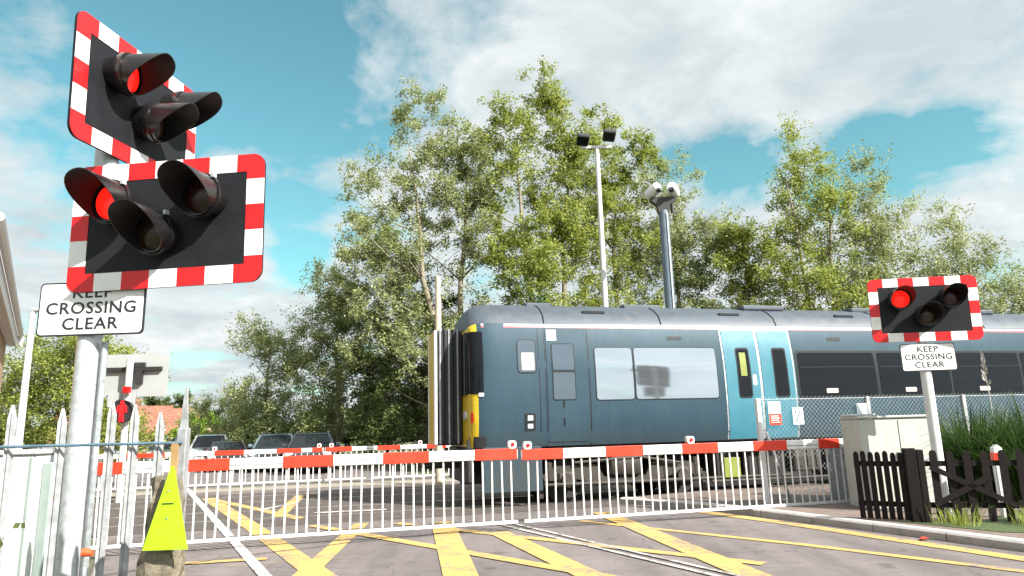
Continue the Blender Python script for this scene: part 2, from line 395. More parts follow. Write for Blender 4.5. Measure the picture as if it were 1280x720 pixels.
# openings of blue between the clouds: (pixel direction, angular size, weight)
holes = [((300, 60), .215, .85), ((180, 20), .16, .5), ((420, 20), .12, .5), ((345, 150), .09, .5), ((362, 255), .06, .55), ((375, 315), .05, .5), ((930, 205), .085, .65), ((1085, 190), .08, .6), ((860, 215), .05, .45),
         ((1160, 175), .06, .5), ((60, 190), .07, .3), ((1270, 320), .06, .45), ((230, 330), .05, .3), ((30, 60), .07, .35), ((1040, 235), .06, .5), ((240, 450), .06, .25), ((690, 260), .08, .15), ((600, 8), .09, .35), ((1130, 110), .06, .3), ((450, 110), .05, .3), ((20, 20), .10, .4), ((100, 250), .07, .3), ((700, 120), .05, .22), ((1240, 60), .05, .25)]
tot = None
for (px, s_, wt) in holes:
    d = ray(*px).normalized()
    vm = nt.nodes.new('ShaderNodeVectorMath'); vm.operation = 'DISTANCE'; lk(nt, vec, vm.inputs[0]); vm.inputs[1].default_value = d
    q = mth(nt, 'DIVIDE', vm.outputs['Value'], s_); q = mth(nt, 'MULTIPLY', q, q); q = mth(nt, 'MULTIPLY', q, -1.)
    q = mth(nt, 'EXPONENT', q); q = mth(nt, 'MULTIPLY', q, wt*.82)
    tot = q if tot is None else mth(nt, 'MAXIMUM', tot, q)
dens = mth(nt, 'ADD', mth(nt, 'MULTIPLY', n1.outputs[0], 1.35), mth(nt, 'MULTIPLY', n4.outputs[0], .55))
dens = mth(nt, 'SUBTRACT', dens, tot)
cm = ramp(nt, dens, [(.57, 0.), (.67, .5), (.82, 1.)]).outputs[0]
n5 = noise(nt, 3.2, 10, .62, vec=cmb.outputs[0]); n5.inputs['Distortion'].default_value = .4
sf_ = mth(nt, 'ADD', mth(nt, 'MULTIPLY', n5.outputs[0], .65), mth(nt, 'MULTIPLY', n2.outputs[0], .35))
shade = ramp(nt, sf_, [(.38, (2.45, 2.8, 2.95)), (.48, (3.0, 3.3, 3.4)), (.62, (3.9, 4.05, 4.05))]).outputs[0]
# clouds brightened towards the sun, behind the viewer's right shoulder, as added fill light
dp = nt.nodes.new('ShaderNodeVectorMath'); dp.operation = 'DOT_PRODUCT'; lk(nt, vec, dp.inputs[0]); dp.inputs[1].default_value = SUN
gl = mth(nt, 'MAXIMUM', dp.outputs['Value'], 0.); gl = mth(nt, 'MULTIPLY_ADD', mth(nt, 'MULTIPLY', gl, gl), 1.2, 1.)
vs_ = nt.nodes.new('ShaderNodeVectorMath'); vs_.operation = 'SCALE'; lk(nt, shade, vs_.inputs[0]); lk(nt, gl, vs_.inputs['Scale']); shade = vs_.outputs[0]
skc = mixc(nt, 1., sky.outputs[0], (.60, .98, .74), 'MULTIPLY')
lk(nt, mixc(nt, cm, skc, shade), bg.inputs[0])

# ------------------------------------------------------------------ setting
def sheet(name, poly, z, m, kind='structure', sub=None):
    b = MB(); b.add([(p[0], p[1], z) for p in poly], [tuple(range(len(poly)))])
    o = b.build(name, m); tag(o, kind=kind); return o
sheet('ground', [(-600, -200), (600, -200), (600, 900), (-600, 900)], -.03, M['ground'])
b = MB()
b.add([nd(-.4, -12, .0), nd(8.75, -12, .0), nd(8.75, 75, .0), nd(-.4, 75, .0)], [(0, 1, 2, 3)])
tag(b.build('road', M['road']), kind='structure')
b = MB(); b.add([nd(-9, 22.5, -.004), nd(-.4, 22.5, -.004), nd(-.4, 75, -.004), nd(-9, 75, -.004)], [(0, 1, 2, 3)])
tag(b.build('car_park', M['road']), kind='structure')
# railway deck through the road and ballast beyond
b = MB()
vv = lambda n, v: None
def on_nv(n, v):   # point with given n and given v
    # p = n*N + d*D ; v = p.V
    d = (v-n*N.dot(V))/D.dot(V); q = N*n+D*d; return (q.x, q.y)
def strip(n0, n1, v0, v1, z): return [(*on_nv(n0, v0), z), (*on_nv(n1, v0), z), (*on_nv(n1, v1), z), (*on_nv(n0, v1), z)]
for (va, vb) in ((12.6, 13.76), (13.88, 15.22), (15.34, 17.2), (17.32, 18.68), (18.8, 19.8)):
    b.add(strip(-1.2, 10.2, va, vb, .004), [(0, 1, 2, 3)])
tag(b.build('crossing_deck', M['deck']), kind='structure')
b = MB(); 
b.add([uv(-90, 12.3, -.02), uv(90, 12.3, -.02), uv(90, 20.2, -.02), uv(-90, 20.2, -.02)], [(0, 1, 2, 3)])
tag(b.build('ballast', M['ballast']), kind='structure')
b = MB()
for vc in (14.55, 18.0):
    for s in (-1, 1):
        c = vc+s*.7525
        b.box(-90, 90, c-.035, c+.035, -.02, .012)
o = b.build('rails', M['rail'], rotz=A); tag(o, kind='structure')
# kerb and pavement on the right, crossing side curving round to the barrier
b = MB(); kt = MB()
kn = [(8.75, -8), (8.75, 2), (8.74, 4.4), (8.80, 6.4), (8.86, 8.4), (8.78, 9.6), (8.55, 10.6), (8.3, 11.4)]
seg = []
for (a, c) in zip(kn[:-1], kn[1:]):
    L = sqrt((a[0]-c[0])**2+(a[1]-c[1])**2); k = max(1, round(L/.92))
    for i in range(k): seg.append(((a[0]+(c[0]-a[0])*i/k, a[1]+(c[1]-a[1])*i/k), (a[0]+(c[0]-a[0])*(i+1)/k, a[1]+(c[1]-a[1])*(i+1)/k)))
for a, c in seg:
    dn, dd = c[0]-a[0], c[1]-a[1]; L = sqrt(dn*dn+dd*dd); g = .006/L
    a2 = (a[0]+dn*g, a[1]+dd*g); c2 = (c[0]-dn*g, c[1]-dd*g)
    P = [nd(*a2, -.02), nd(*a2, .085), nd(a2[0]+.025, a2[1], .112), nd(a2[0]+.15, a2[1], .115), nd(a2[0]+.15, a2[1], -.02)]
    Q = [nd(*c2, -.02), nd(*c2, .085), nd(c2[0]+.025, c2[1], .112), nd(c2[0]+.15, c2[1], .115), nd(c2[0]+.15, c2[1], -.02)]
    fs = [(0, 1, 2, 3, 4), (9, 8, 7, 6, 5)]
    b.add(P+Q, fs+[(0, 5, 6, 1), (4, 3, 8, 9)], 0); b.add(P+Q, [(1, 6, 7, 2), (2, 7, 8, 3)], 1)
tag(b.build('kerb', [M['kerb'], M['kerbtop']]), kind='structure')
b = MB(); pv = [(n+.152, d) for n, d in kn]
vs = [nd(n, d, .106) for n, d in pv]+[nd(16, d, .106) for n, d in reversed(pv)]
k = len(pv)
b.add(vs, [(i, 2*k-1-i, 2*k-2-i, i+1) for i in range(k-1)])
tag(b.build('pavement', M['pave']), kind='structure')
b = MB(); b.add([nd(9.75, -3, .112), nd(16, -3, .112), nd(16, 6.9, .112), nd(9.75, 5.6, .112), nd(9.15, 6.4, .112), nd(9.25, 5.0, .112), nd(9.7, 4.4, .112)], [(0, 1, 2, 3, 4, 5, 6)])
tag(b.build('verge', M['ground']), kind='structure')

def line(b, pts, wd, z=.008, mi=0):
    pts = [Vector((p[0], p[1], 0)) for p in pts]; L = []; Rr = []
    for i, p in enumerate(pts):
        d = (pts[min(i+1, len(pts)-1)]-pts[max(i-1, 0)]).normalized(); n = Vector((-d.y, d.x, 0))*wd*.5*(1.22 if b is yb else 1.)
        L.append((p.x+n.x, p.y+n.y, z)); Rr.append((p.x-n.x, p.y-n.y, z))
    k = len(pts); b.add(L+Rr, [(i, k+i, k+i+1, i+1) for i in range(k-1)], mi)
yb = None
b = MB(); line(b, [uv(-7, 21.6), uv(4.5, 21.3)], 1.6, .006); tag(b.build('concrete_apron', plain('pale_concrete_apron', (.26, .235, .19), .9, 0, .25, 2, dirt=(.16, .14, .12))), kind='structure')
yb = MB()
line(yb, [(-7.55, 17.5), (-4.33, 11.84), (-2.0, 7.6), (-.9, 5.6)], .24)                       # left edge of the box
line(yb, [(3.0, 12.6), (3.95, 10.75), (5.27, 7.75), (6.6, 4.6)], .2)                     # right edge along kerb
line(yb, [(1.0, 11.6), (1.25, 11.3), (3.44, 8.93), (4.87, 7.12), (6.6, 4.9)], .12)            # inner line
for a, c, wd in (((-1.25, 11.9), (-.52, 7.0), .30), ((1.45, 12.6), (2.5, 6.0), .27), ((-.3, 10.6), (1.05, 6.4), .25),
                 ((-3.4, 11.9), (1.6, 6.6), .16), ((-2.0, 11.9), (2.6, 7.8), .15), ((-2.6, 12.0), (-2.3, 7.7), .2), ((-3.4, 8.5), (-1.9, 8.9), .01),
                 ((-7.2, 17), (-3.9, 12.9), .18), ((-5.3, 17.5), (-4.4, 13.2), .2)):
    line(yb, [a, c], wd, .0085 + random.uniform(0, .003))
line(yb, [(-4.05, 8.73), (-3.08, 8.92)], .13, .012)
tag(yb.build('yellow_box_markings', M['yline']), kind='structure')
wb = MB()
line(wb, [nd(1.28, 24), nd(1.28, 5)], .13, .013)
tag(wb.build('white_edge_line', M['wline']), kind='structure')
wb = MB()
line(wb, [(-.46, 11.7), (.78, 9.4), (1.46, 8.15), (2.3, 6.6)], .07, .013); line(wb, [(-.26, 11.8), (.94, 9.5), (1.64, 8.2), (2.5, 6.6)], .06, .013)
line(wb, [nd(3.0, 13.9), nd(4.3, 13.5)], .18, .013)
line(wb, [uv(-3.2, 22.9), uv(5, 22.9)], .35, .013); line(wb, [nd(2.2, 15.2), nd(3.1, 16.1)], .14, .013)
tag(wb.build('worn_white_markings', M['wline_worn']), kind='structure')
tb = MB()
pts = []
for i in range(40):
    t = i/39; n = -.3+9*t; pts.append(nd(n, 9.35+1.0*sin(t*3.0)-.9*t+.03*sin(t*40)+(random.random()-.5)*.03))
line(tb, pts, .03, .016)
tag(tb.build('tar_seam', M['tar']), kind='structure')

# ------------------------------------------------------------------ crossing signals
W_, H_ = 1.5, .98
def make_board(parent, T, aim=0.):
    bd = MB(); bd.prism(rrect(-W_/2, W_/2, -H_/2, H_/2, .09), 'y', 0, .02, 0, T)
    for z in (-.25, .25): bd.box(-W_/2+.1, W_/2-.1, .02, .05, z-.02, z+.02, 1, T)
    board = bd.build('signal_board', [M['black'], M['galv_dull']], parent)
    # red and white border
    bw = .135; bo = MB(); y0, y1 = -.004, .0
    nx, nz = 7, 5; xs = [-W_/2+W_*i/nx for i in range(nx+1)]; zs = [-H_/2+H_*i/nz for i in range(nz+1)]
    def arc(sx, sz):
        r = .09; cx = sx*(W_/2-r); cz = sz*(H_/2-r); p = []
        for k in range(7):
            a = k*pi/2/6; p.append((cx+sx*r*cos(a), cz+sz*r*sin(a)))
        return p
    for sx in (-1, 1):
        for sz in (-1, 1):
            xe = sx*(W_/2-W_/nx); ze = sz*(H_/2-H_/nz)
            poly = [(sx*W_/2, ze)]+arc(sx, sz)+[(xe, sz*H_/2), (xe, sz*(H_/2-bw)), (sx*(W_/2-bw), sz*(H_/2-bw)), (sx*(W_/2-bw), ze)]
            bo.prism(poly, 'y', y0, y1-.0005, 0, T)
    for i in range(1, nx-1):
        for sz in (-1, 1):
            z0, z1 = sorted((sz*H_/2, sz*(H_/2-bw))); bo.box(xs[i], xs[i+1], y0, y1-.0005, z0, z1, i % 2, T)
    for i in range(1, nz-1):
        for sx in (-1, 1):
            x0, x1 = sorted((sx*W_/2, sx*(W_/2-bw))); bo.box(x0, x1, y0, y1-.0005, zs[i], zs[i+1], i % 2, T)
    bo.build('border', [M['redref'], M['whiteref']], board)
    for i, (cx, cz) in enumerate(((-.345, .155), (.345, .155), (0, -.10))):
        lit = (i == 0); r = .158; h = MB(); n = 32
        TL_ = T @ Matrix.Translation((cx, 0, cz)) @ Matrix.Rotation(aim, 4, 'Z') @ Matrix.Rotation(radians(3), 4, 'X')
        def ring(y, rr): return [(rr*cos(2*pi*k/n), y, rr*sin(2*pi*k/n)) for k in range(n)]
        rings = [ring(-.0 if aim == 0 else .03, r*.80), ring(-.06, r*.92), ring(-.10, r+.012), ring(-.135, r+.012), ring(-.135, r-.02)]
        vs = sum(rings, []); fs = [(j*n+k, j*n+(k+1) % n, (j+1)*n+(k+1) % n, (j+1)*n+k) for j in range(4) for k in range(n)]
        h.add(vs, fs, 0, TL_)
        o1 = []; i1 = []; o2 = []; i2 = []
        for k in range(n):
            t = 2*pi*k/n; s_ = (sin(t)+1)/2; s_ = s_*s_*(3-2*s_); L = .025+.265*s_
            fl = 1.0+.08*L/.29
            for lst, rr in ((o1, r), (i1, r-.006)): lst.append((rr*cos(t), -.13, rr*sin(t)))
            for lst, rr in ((o2, r*fl), (i2, r*fl-.006)): lst.append((rr*cos(t), -.135-L, rr*sin(t)))
        vs = o1+o2+i2+i1
        h.add(vs, [(k, (k+1) % n, n+(k+1) % n, n+k) for k in range(n)]+[(n+k, n+(k+1) % n, 2*n+(k+1) % n, 2*n+k) for k in range(n)], 0, TL_)
        h.add(vs, [(2*n+k, 2*n+(k+1) % n, 3*n+(k+1) % n, 3*n+k) for k in range(n)], 1, TL_)
        h.box(r*.72, r*.72+.02, -.16, -.12, r*.72, r*.72+.03, 2, TL_)
        h.build('hood', [M['blackp'], M['hood_in'], M['galv']], board, smooth=1)
        l = MB(); rl = .13; vs = [(0, -.165, 0)]; fs = []
        m_ = 4
        for j in range(1, m_+1):
            q = j/m_
            for k in range(n): t = 2*pi*k/n; vs.append((rl*q*cos(t), -.165+.04*q*q, rl*q*sin(t)))
        fs = [(0, 1+k, 1+(k+1) % n) for k in range(n)]
        for j in range(m_-1):
            for k in range(n): fs.append((1+j*n+k, 1+(j+1)*n+k, 1+(j+1)*n+(k+1) % n, 1+j*n+(k+1) % n))
        l.add(vs, fs, 0, TL_)
        l.add([((r-.012)*cos(2*pi*k/n), -.118, (r-.012)*sin(2*pi*k/n)) for k in range(n)], [tuple(range(n))], 1, TL_)
        lo = l.build('lens', [M['redlit'] if lit else (M['redoff'] if i == 1 else M['amboff']), M['hood_in']], board, smooth=1)
        if lit: lo['label'] = 'lit red lamp lens'
    return board
def clear_sign(parent, T, w=.80, h=.40):
    s = MB(); s.prism(rrect(-w/2, w/2, -h/2, h/2, .035), 'y', 0, .012, 0, T)
    s.prism(rrect(-w/2+.012, w/2-.012, -h/2+.012, h/2-.012, .028), 'y', -.003, -.0005, 1, T)
    sp = s.build('sign_plate', [M['signblack'], M['signwhite']], parent)
    L = MB()
    for i, tx in enumerate(('KEEP', 'CROSSING', 'CLEAR')):
        TT = T @ Matrix.Translation((0, -.005, .118-.117*i)) @ UPR
        text_mesh(tx, .122, TT, 'lettering', M['signblack'], sp, .0015, 1.10, .0012)
    return sp
def TM(loc, yaw, roll=0., pitch=0.): return Matrix.Translation(loc) @ Matrix.Rotation(yaw, 4, 'Z') @ Matrix.Rotation(roll, 4, 'Y') @ Matrix.Rotation(pitch, 4, 'X')

sig = empty('crossing_signal', (-3.15, 5.1, 0), 0, 'tall near signal post with two flashing light boards and a keep clear plate, left foreground', 'crossing signal', 'crossing light signals')
b = MB(); b.tube([(0, 0, 0), (0, 0, 4.3)], .083, 20); b.tube([(0, 0, 4.3), (0, 0, 4.33)], .088, 20); b.tube([(0, 0, .0), (0, 0, .04)], .16, 20)
for z in (2.9, 3.3, 3.9, 4.2, 2.35): b.tube([(0, 0, z-.03), (0, 0, z+.03)], .095, 20)
b.build('pole', M['galv'], sig, smooth=1)
make_board(sig, TM((-2.558+3.15, 4.93-5.1, 3.06), radians(-5.2), radians(-.9)), radians(-9))
make_board(sig, TM((-3.011+3.15, 5.284-5.1, 4.135), radians(82.7), radians(-2.1)), radians(8))
for q in ((.08, .7, -.088, -.06, 3.26, 3.32), (.08, .7, -.088, -.06, 2.78, 2.84), (.02, .12, .05, .5, 4.1, 4.16)):
    b = MB(); b.box(*q); b.build('bracket', M['galv_dull'], sig)
clear_sign(sig, TM((.055, -.105, 2.44), radians(-2)))
b = MB(); b.tube([(.13, -.02, 0), (.13, -.02, 2.2)], .022, 8); b.build('cable_conduit', M['galv_dull'], sig, smooth=1)

sr = empty('crossing_signal', (6.2, 10.5, .1), 0, 'right flashing light signal on a plain white post behind the dark picket fence', 'crossing signal', 'crossing light signals')
b = MB(); b.tube([(0, 0, 0), (0, 0, 3.35)], .075, 18); b.tube([(0, 0, 0), (0, 0, .04)], .15, 18); b.build('pole', M['whitepole'], sr, smooth=1)
make_board(sr, TM((.05, -.106, 2.998), radians(-14), radians(1.2)))
clear_sign(sr, TM((.02, -.09, 2.27), radians(-6)), .78, .41)

sf = empty('crossing_signal', (-9.45, 17.0, 0), 0, 'far left signal seen from behind, grey plate above a red standing figure lamp', 'crossing signal', 'crossing light signals')
b = MB(); b.tube([(0, 0, 0), (0, 0, 3.4)], .08, 14); b.build('pole', M['whitepole'], sf, smooth=1)
make_board(sf, TM((.05, .27, 3.02), radians(180)))
b = MB(); b.prism(rrect(-.75, .85, 2.49, 3.54, .05), 'y', .19, .215, 0); b.build('back_plate', M['backgrey'], sf)
b = MB(); b.box(-.66, .72, .10, .185, 3.12, 3.21); b.box(.10, .26, .08, .18, 2.80, 3.12); b.box(-.04, .3, .09, .18, 3.21, 3.32)
b.build('mounting_rail', M['darkrub'], sf)
b = MB(); b.box(-.55, .12, .12, .15, 2.25, 2.6); b.build('lower_plate', M['backgrey'], sf)
b = MB(); n = 26; b.tube([(.03, -.26, 2.12), (.03, -.16, 2.12)], .27, n, 0)
b.tube([(.03, -.16, 2.12), (.03, .1, 2.12)], .12, 10, 0)
hd = b.build('pedestrian_lamp', [M['darkrub']], sf, smooth=1)
b = MB(); b.tube([(.03, -.30, 2.12), (.03, -.26, 2.12)], [.28, .28], n, 0, cap=False); b.build('rim', M['darkrub'], hd)
b = MB()
y0, y1 = -.285, -.265; cx, cz = .045, 2.12
b.prism([(cx+.035*cos(a*pi/6), cz+.165+.035*sin(a*pi/6)) for a in range(12)], 'y', y0, y1)
b.prism([(cx-.055, cz+.12), (cx-.02, cz+.125), (cx+.02, cz+.125), (cx+.055, cz+.12), (cx+.045, cz-.01), (cx-.045, cz-.01)], 'y', y0, y1)
for s in (-1, 1):
    b.prism([(cx+s*.06, cz+.115), (cx+s*.085, cz+.10), (cx+s*.095, cz-.02), (cx+s*.07, cz-.02)], 'y', y0, y1)
    b.prism([(cx+s*.043, cz-.015), (cx+s*.005, cz-.015), (cx+s*.01, cz-.19), (cx+s*.04, cz-.19)], 'y', y0, y1)
b.v = [(cx+(q[0]-cx)*1.3, q[1], cz+(q[2]-cz)*1.3) for q in b.v]
b.build('red_figure', M['redman'], hd)
b = MB(); b.box(-.02, .15, -.22, -.1, 2.56, 2.72); b.build('lamp_box', M['redref'], sf, bevel=.02)

# ------------------------------------------------------------------ barriers
def make_barrier(label, u0, u1, v, ztop, bands, lights, nbars, pivot, droop=0., light_h=.12, bh=.15, mach=True, zbot=.14):
    """boom from local x=0 (pivot side) to x=L; root at pivot"""
    L = abs(u1-u0); s = 1 if u1 > u0 else -1
    r = empty('crossing_barrier', uv(u0, v), A, label, 'level crossing barrier', 'barriers lowered across the road')
    def X(u): return u-u0
    b = MB(); x0, x1 = sorted((0, u1-u0))
    b.box(x0, x1, -.035, .035, ztop-bh, ztop, 0, None, .012)
    boom = b.build('boom', M['boomwhite'], r)
    b = MB()
    b.box(x0, x1, -.043, -.038, ztop-bh*.62, ztop-bh*.55); b.build('groove_trim', M['galv_dull'], boom)
    for (a, c) in bands:
        q = MB(); q.box(X(a), X(c), -.046, .046, ztop-bh-.004, ztop+.004, 0, None, .006); q.build('red_band', M['boomred'], boom)
    for lu in lights:
        q = MB(); q.prism(rrect(X(lu)-.06, X(lu)+.06, ztop+.006, ztop+light_h, .035), 'y', -.045, .045, 0)
        lo = q.build('boom_light', M['signwhite'], r)
        q = MB(); q.tube([(X(lu), -.058, ztop+.062), (X(lu), -.046, ztop+.062)], .03, 14, 0); q.build('light_lens', M['lamp_red'], lo)
    sk = MB(); sk.box(x0+.02, x1-.02, -.02, .02, zbot-.03, zbot+.01)
    skirt = sk.build('skirt_rail', M['skirt'], r)
    for i in range(nbars):
        x = x0+.03+(x1-x0-.06)*(i+.5)/nbars; q = MB(); j = random.uniform(-.012, .012)
        q.tube([(x+j, 0, zbot+.01), (x, 0, ztop-bh-.001)], .013, 6, 0); q.build('skirt_bar', M['skirt'], skirt, smooth=1)
    if mach:
        m_ = MB(); sx = -s
        xa, xb = sorted((sx*.12, sx*.75)); m_.box(xa, xb, .12, .7, 0, 1.05, 0, None, .03); 
        m_.box(xa+.02, xb-.02, .14, .68, 1.05, 1.12, 0, None, .02)
        m_.build('machine_housing', M['galv_dull'], r)
        a_ = MB(); xa, xb = sorted((sx*.5, -sx*.1)); a_.box(xa, xb, .05, .09, ztop-.13, ztop-.02, 0, None, .01); a_.box(sx*.2-.03, sx*.2+.03, .05, .11, .5, ztop+.22)
        xa, xb = sorted((sx*.05, sx*.2)); a_.box(xa, xb, .05, .09, ztop+.12, ztop+.22)
        a_.build('pivot_arm', M['galv_dull'], r)
    return r
ZT = 1.185
make_barrier('near left white barrier boom with hanging bars and red bands behind the tall signal post', -3.5, 2.70, 10.4, ZT,
    [(-3.02, -2.68), (-2.0, -1.36), (-.67, .01), (.70, 1.36), (2.04, 2.69)], [2.62], 42, 0)
make_barrier('near right barrier boom with hanging bars before the train, ending at the cream cabinet', 8.52, 2.765, 10.4, ZT-.02,
    [(2.77, 3.42), (4.12, 4.75), (5.43, 6.07), (6.72, 7.35), (7.97, 8.38)], [2.86, 5.59], 40, 0)
make_barrier('far left barrier boom beyond the tracks in front of the pale parked cars', -7.8, -.28, 21.9, 1.06,
    [(-7.3, -6.4), (-5.6, -4.6), (-3.3, -2.5), (-1.6, -.9), (-.6, -.3)], [-.4, -3.3], 44, 0, bh=.12)
make_barrier('far right barrier boom beyond the tracks, ending beside the train nose', 6.4, -.24, 21.9, 1.06,
    [(-.22, .55), (1.3, 2.0), (2.8, 3.4), (4.2, 4.9)], [-.05, 2.6], 40, 0, bh=.12)

# ------------------------------------------------------------------ train
TC = 14.55; T0 = 2.54; TL = 23.4
prof = [(1.26, 1.12), (1.31, 1.3), (1.345, 1.7), (1.35, 2.2), (1.34, 2.7), (1.30, 3.1), (1.25, 3.42), (1.21, 3.56), (1.12, 3.74), (.95, 3.88), (.72, 3.99), (.4, 4.07), (0, 4.10)]
def halfw(z):
    for (a, z0), (c, z1) in zip(prof[:-1], prof[1:]):
        if z0 <= z <= z1: return a+(c-a)*(z-z0)/(z1-z0)
    return prof[0][0] if z < prof[0][1] else 0
def nose(t):     # t = distance behind the nose plane; returns width factor, roof factor
    q = max(0, min(1, t/.55)); e = max(0, min(1, t/.5))
    return .80+.20*(1-(1-q)**2.6)**(1/2.6), .25+.75*(1-(1-e)**2.4)**(1/2.0)
def S(x, z, off=0.):      # near-side surface point of the train (local x along, y across)
    wf, _ = nose(x); return (x, -(halfw(z)*wf+off), z)
tr = empty('passenger_train', uv(T0, TC), A, 'slate blue passenger train with teal doors and yellow end crossing the road', 'train')
xs_ = [0, .02, .06, .12, .2, .32, .45, .6, .9]+[1.2+i*.6 for i in range(37)]; xs_ = [x for x in xs_ if x < TL]+[TL]
def loft(name, z0, z1, m, xa=0, xb=TL, cap=True, parent=tr, off=0.):
    ps = [(w_, z) for w_, z in prof if z0-1e-6 <= z <= z1+1e-6]
    st = sorted(set([x for x in xs_ if xa <= x <= xb]+[xa, xb])); b = MB(); vs = []; fs = []
    full = [(-w_, z) for w_, z in ps]+[(w_, z) for w_, z in reversed(ps) if w_ > 0]
    k = len(full)
    for x in st:
        wf, g = nose(x)
        for y, z in full:
            zz = z if z <= 3.42 else 3.42+(z-3.42)*g
            vs.append((x, y*wf+(off if y > 0 else -off), zz+(off if z > 3.5 else 0)))
    for i in range(len(st)-1):
        for j in range(k-1): fs.append((i*k+j, i*k+j+1, (i+1)*k+j+1, (i+1)*k+j))
    if cap: fs.append(tuple(range(k))); fs.append(tuple(range((len(st)-1)*k, len(st)*k)))
    b.add(vs, fs); return b.build(name, m, parent, smooth=1)
body = loft('body', 1.12, 3.56, M['train'], .16)
roof = loft('roof', 3.56, 4.2, M['roofgrey'], 0)
nosep = loft('cab_front', 1.12, 3.56, M['yellow'], 0, .16)
def patch(name, x0, x1, z0, z1, m, parent, off=.006, r=.06, nx=10, nz=6, y2=False):
    b = MB(); vs = []; fs = []
    r = min(r, (x1-x0)*.4, (z1-z0)*.4)
    cols = sorted(set([x0+r*(1-cos(a*pi/8)) for a in range(5)]+[x1-r*(1-cos(a*pi/8)) for a in range(5)]+[x0+(x1-x0)*i/nx for i in range(nx+1) if r < (x1-x0)*i/nx < (x1-x0)-r]))
    for x in cols:
        e = min(x-x0, x1-x); ins = 0 if e >= r else r-sqrt(max(0, r*r-(r-e)**2))
        for j in range(nz+1):
            z = z0+ins+(z1-z0-2*ins)*j/nz; vs.append(S(x, z, off))
    k = nz+1
    for i in range(len(cols)-1):
        for j in range(nz): fs.append((i*k+j, (i+1)*k+j, (i+1)*k+j+1, i*k+j+1))
    # rim
    nb = len(vs); top = [i*k+nz for i in range(len(cols))]; bot = [i*k for i in range(len(cols))]
    per = bot+[(len(cols)-1)*k+j for j in range(1, k)]+top[::-1][1:]+[j for j in range(nz-1, 0, -1)]
    per = [p for i, p in enumerate(per) if p != per[i-1]]
    for p in per: q = vs[p]; vs.append((q[0], q[1]+off+.02, q[2]))
    c = len(per)
    for i in range(c): fs.append((per[i], nb+i, nb+(i+1) % c, per[(i+1) % c]))
    b.add(vs, fs); return b.build(name, m, parent, smooth=1)
def X(u): return u-T0
# stripe
patch('white_stripe', .25, TL-.1, 3.512, 3.54, M['stripewhite'], tr, .004, 0.0, 40, 1)
patch('red_stripe', .25, TL-.1, 3.465, 3.511, M['stripepink'], tr, .0045, 0.0, 40, 1)
def win(u0, u1, z0, z1, glass, rim=.035, off=.006, name='window'):
    g = patch(name, X(u0)-rim, X(u1)+rim, z0-rim, z1+rim, M['gasket'], tr, off, .08)
    patch('pane', X(u0), X(u1), z0, z1, glass, g, off+.005, .06); return g
def seam(u, z0=1.13, z1=3.45, w_=.018): patch('panel_seam', X(u)-w_/2, X(u)+w_/2, z0, z1, M['gasket'], tr, .003, 0., 1, 8)
win(3.5, 3.86, 2.56, 3.20, M['glassgrey'], .02, name='cab_window')
patch('blind', X(3.57), X(3.83), 2.60, 2.95, M['headcream'], tr, .016, .02)
seam(3.93); seam(4.06); seam(4.98, w_=.025)
# cab door
cdoor = patch('cab_door', X(4.09), X(4.93), 1.2, 3.44, M['train'], tr, .010, .03, 6, 10)
w0 = patch('door_window', X(4.19), X(4.68), 2.0, 3.14, M['gasket'], cdoor, .016, .05)
patch('pane', X(4.21), X(4.66), 2.02, 2.55, M['glassgrey'], cdoor, .020, .03); patch('pane', X(4.21), X(4.66), 2.60, 3.12, M['glassgrey'], cdoor, .020, .03)
patch('notice', X(4.12), X(4.32), 3.2, 3.42, M['stripewhite'], cdoor, .014, .01)
for z in (1.5, 1.85): patch('handle', X(4.40), X(4.43), z, z+.16, M['gasket'], cdoor, .018, .01)
# number box and circle mark on cab side
g = patch('socket_box', X(3.60), X(3.82), 1.42, 1.76, M['gasket'], tr, .006, .02); patch('socket_cover', X(3.66), X(3.77), 1.47, 1.56, M['galv'], g, .014, .01); patch('socket_cover', X(3.66), X(3.77), 1.62, 1.72, M['galv'], g, .014, .01)
# saloon windows
win(5.12, 5.93, 2.0, 3.05, M['glassfilm'], .02); win(5.98, 7.85, 2.0, 3.05, M['glassfilm'], .02)
patch('vent', X(6.78), X(7.12), 3.22, 3.30, M['gasket'], tr, .006, .02); patch('vent', X(10.72), X(11.07), 3.22, 3.30, M['gasket'], tr, .006, .02)
def door(u0, u1, wu0, wu1, strip):
    g = patch('passenger_door', X(u0), X(u1), 1.14, 3.44, M['tealdoor'], tr, .018, .03, 6, 12)
    a = patch('door_window', X(wu0), X(wu1), 1.98, 3.06, M['gasket'], g, .024, .06)
    patch('pane', X(wu0)+.03, X(wu1)-.03, 2.02, 3.02, M['glassdark'], g, .028, .05)
    if strip: patch('door_notice', X(wu0)+.08, X(wu1)-.1, 2.45, 2.95, M['fluo_dull'], g, .032, .01)
    patch('door_button', X(u1)-.17, X(u1)-.08, 2.25, 2.48, M['stripewhite'], g, .024, .04) if strip else None
M['fluo_dull'] = plain('yellow_green_notice', (.19, .22, .04), .5)
patch('door_surround', X(8.02), X(9.75), 1.13, 3.47, M['galv_dull'], tr, .008, .03, 8, 10)
door(8.06, 8.86, 8.33, 8.66, True); door(8.93, 9.71, 9.22, 9.57, False)
wb_and = patch('window_band', X(9.80), X(17.7), 1.95, 3.0, M['gasket'], tr, .006, .08, 30, 6)
for (a, c) in ((9.86, 11.85), (11.95, 13.9), (13.98, 16.0), (16.08, 17.62)):
    g = patch('window', X(a), X(c), 2.0, 2.95, M['glassdark'], tr, .012, .06)
    patch('vent_bar', X(a)+.03, X(c)-.03, 2.62, 2.64, M['gasket'], g, .018, 0.)
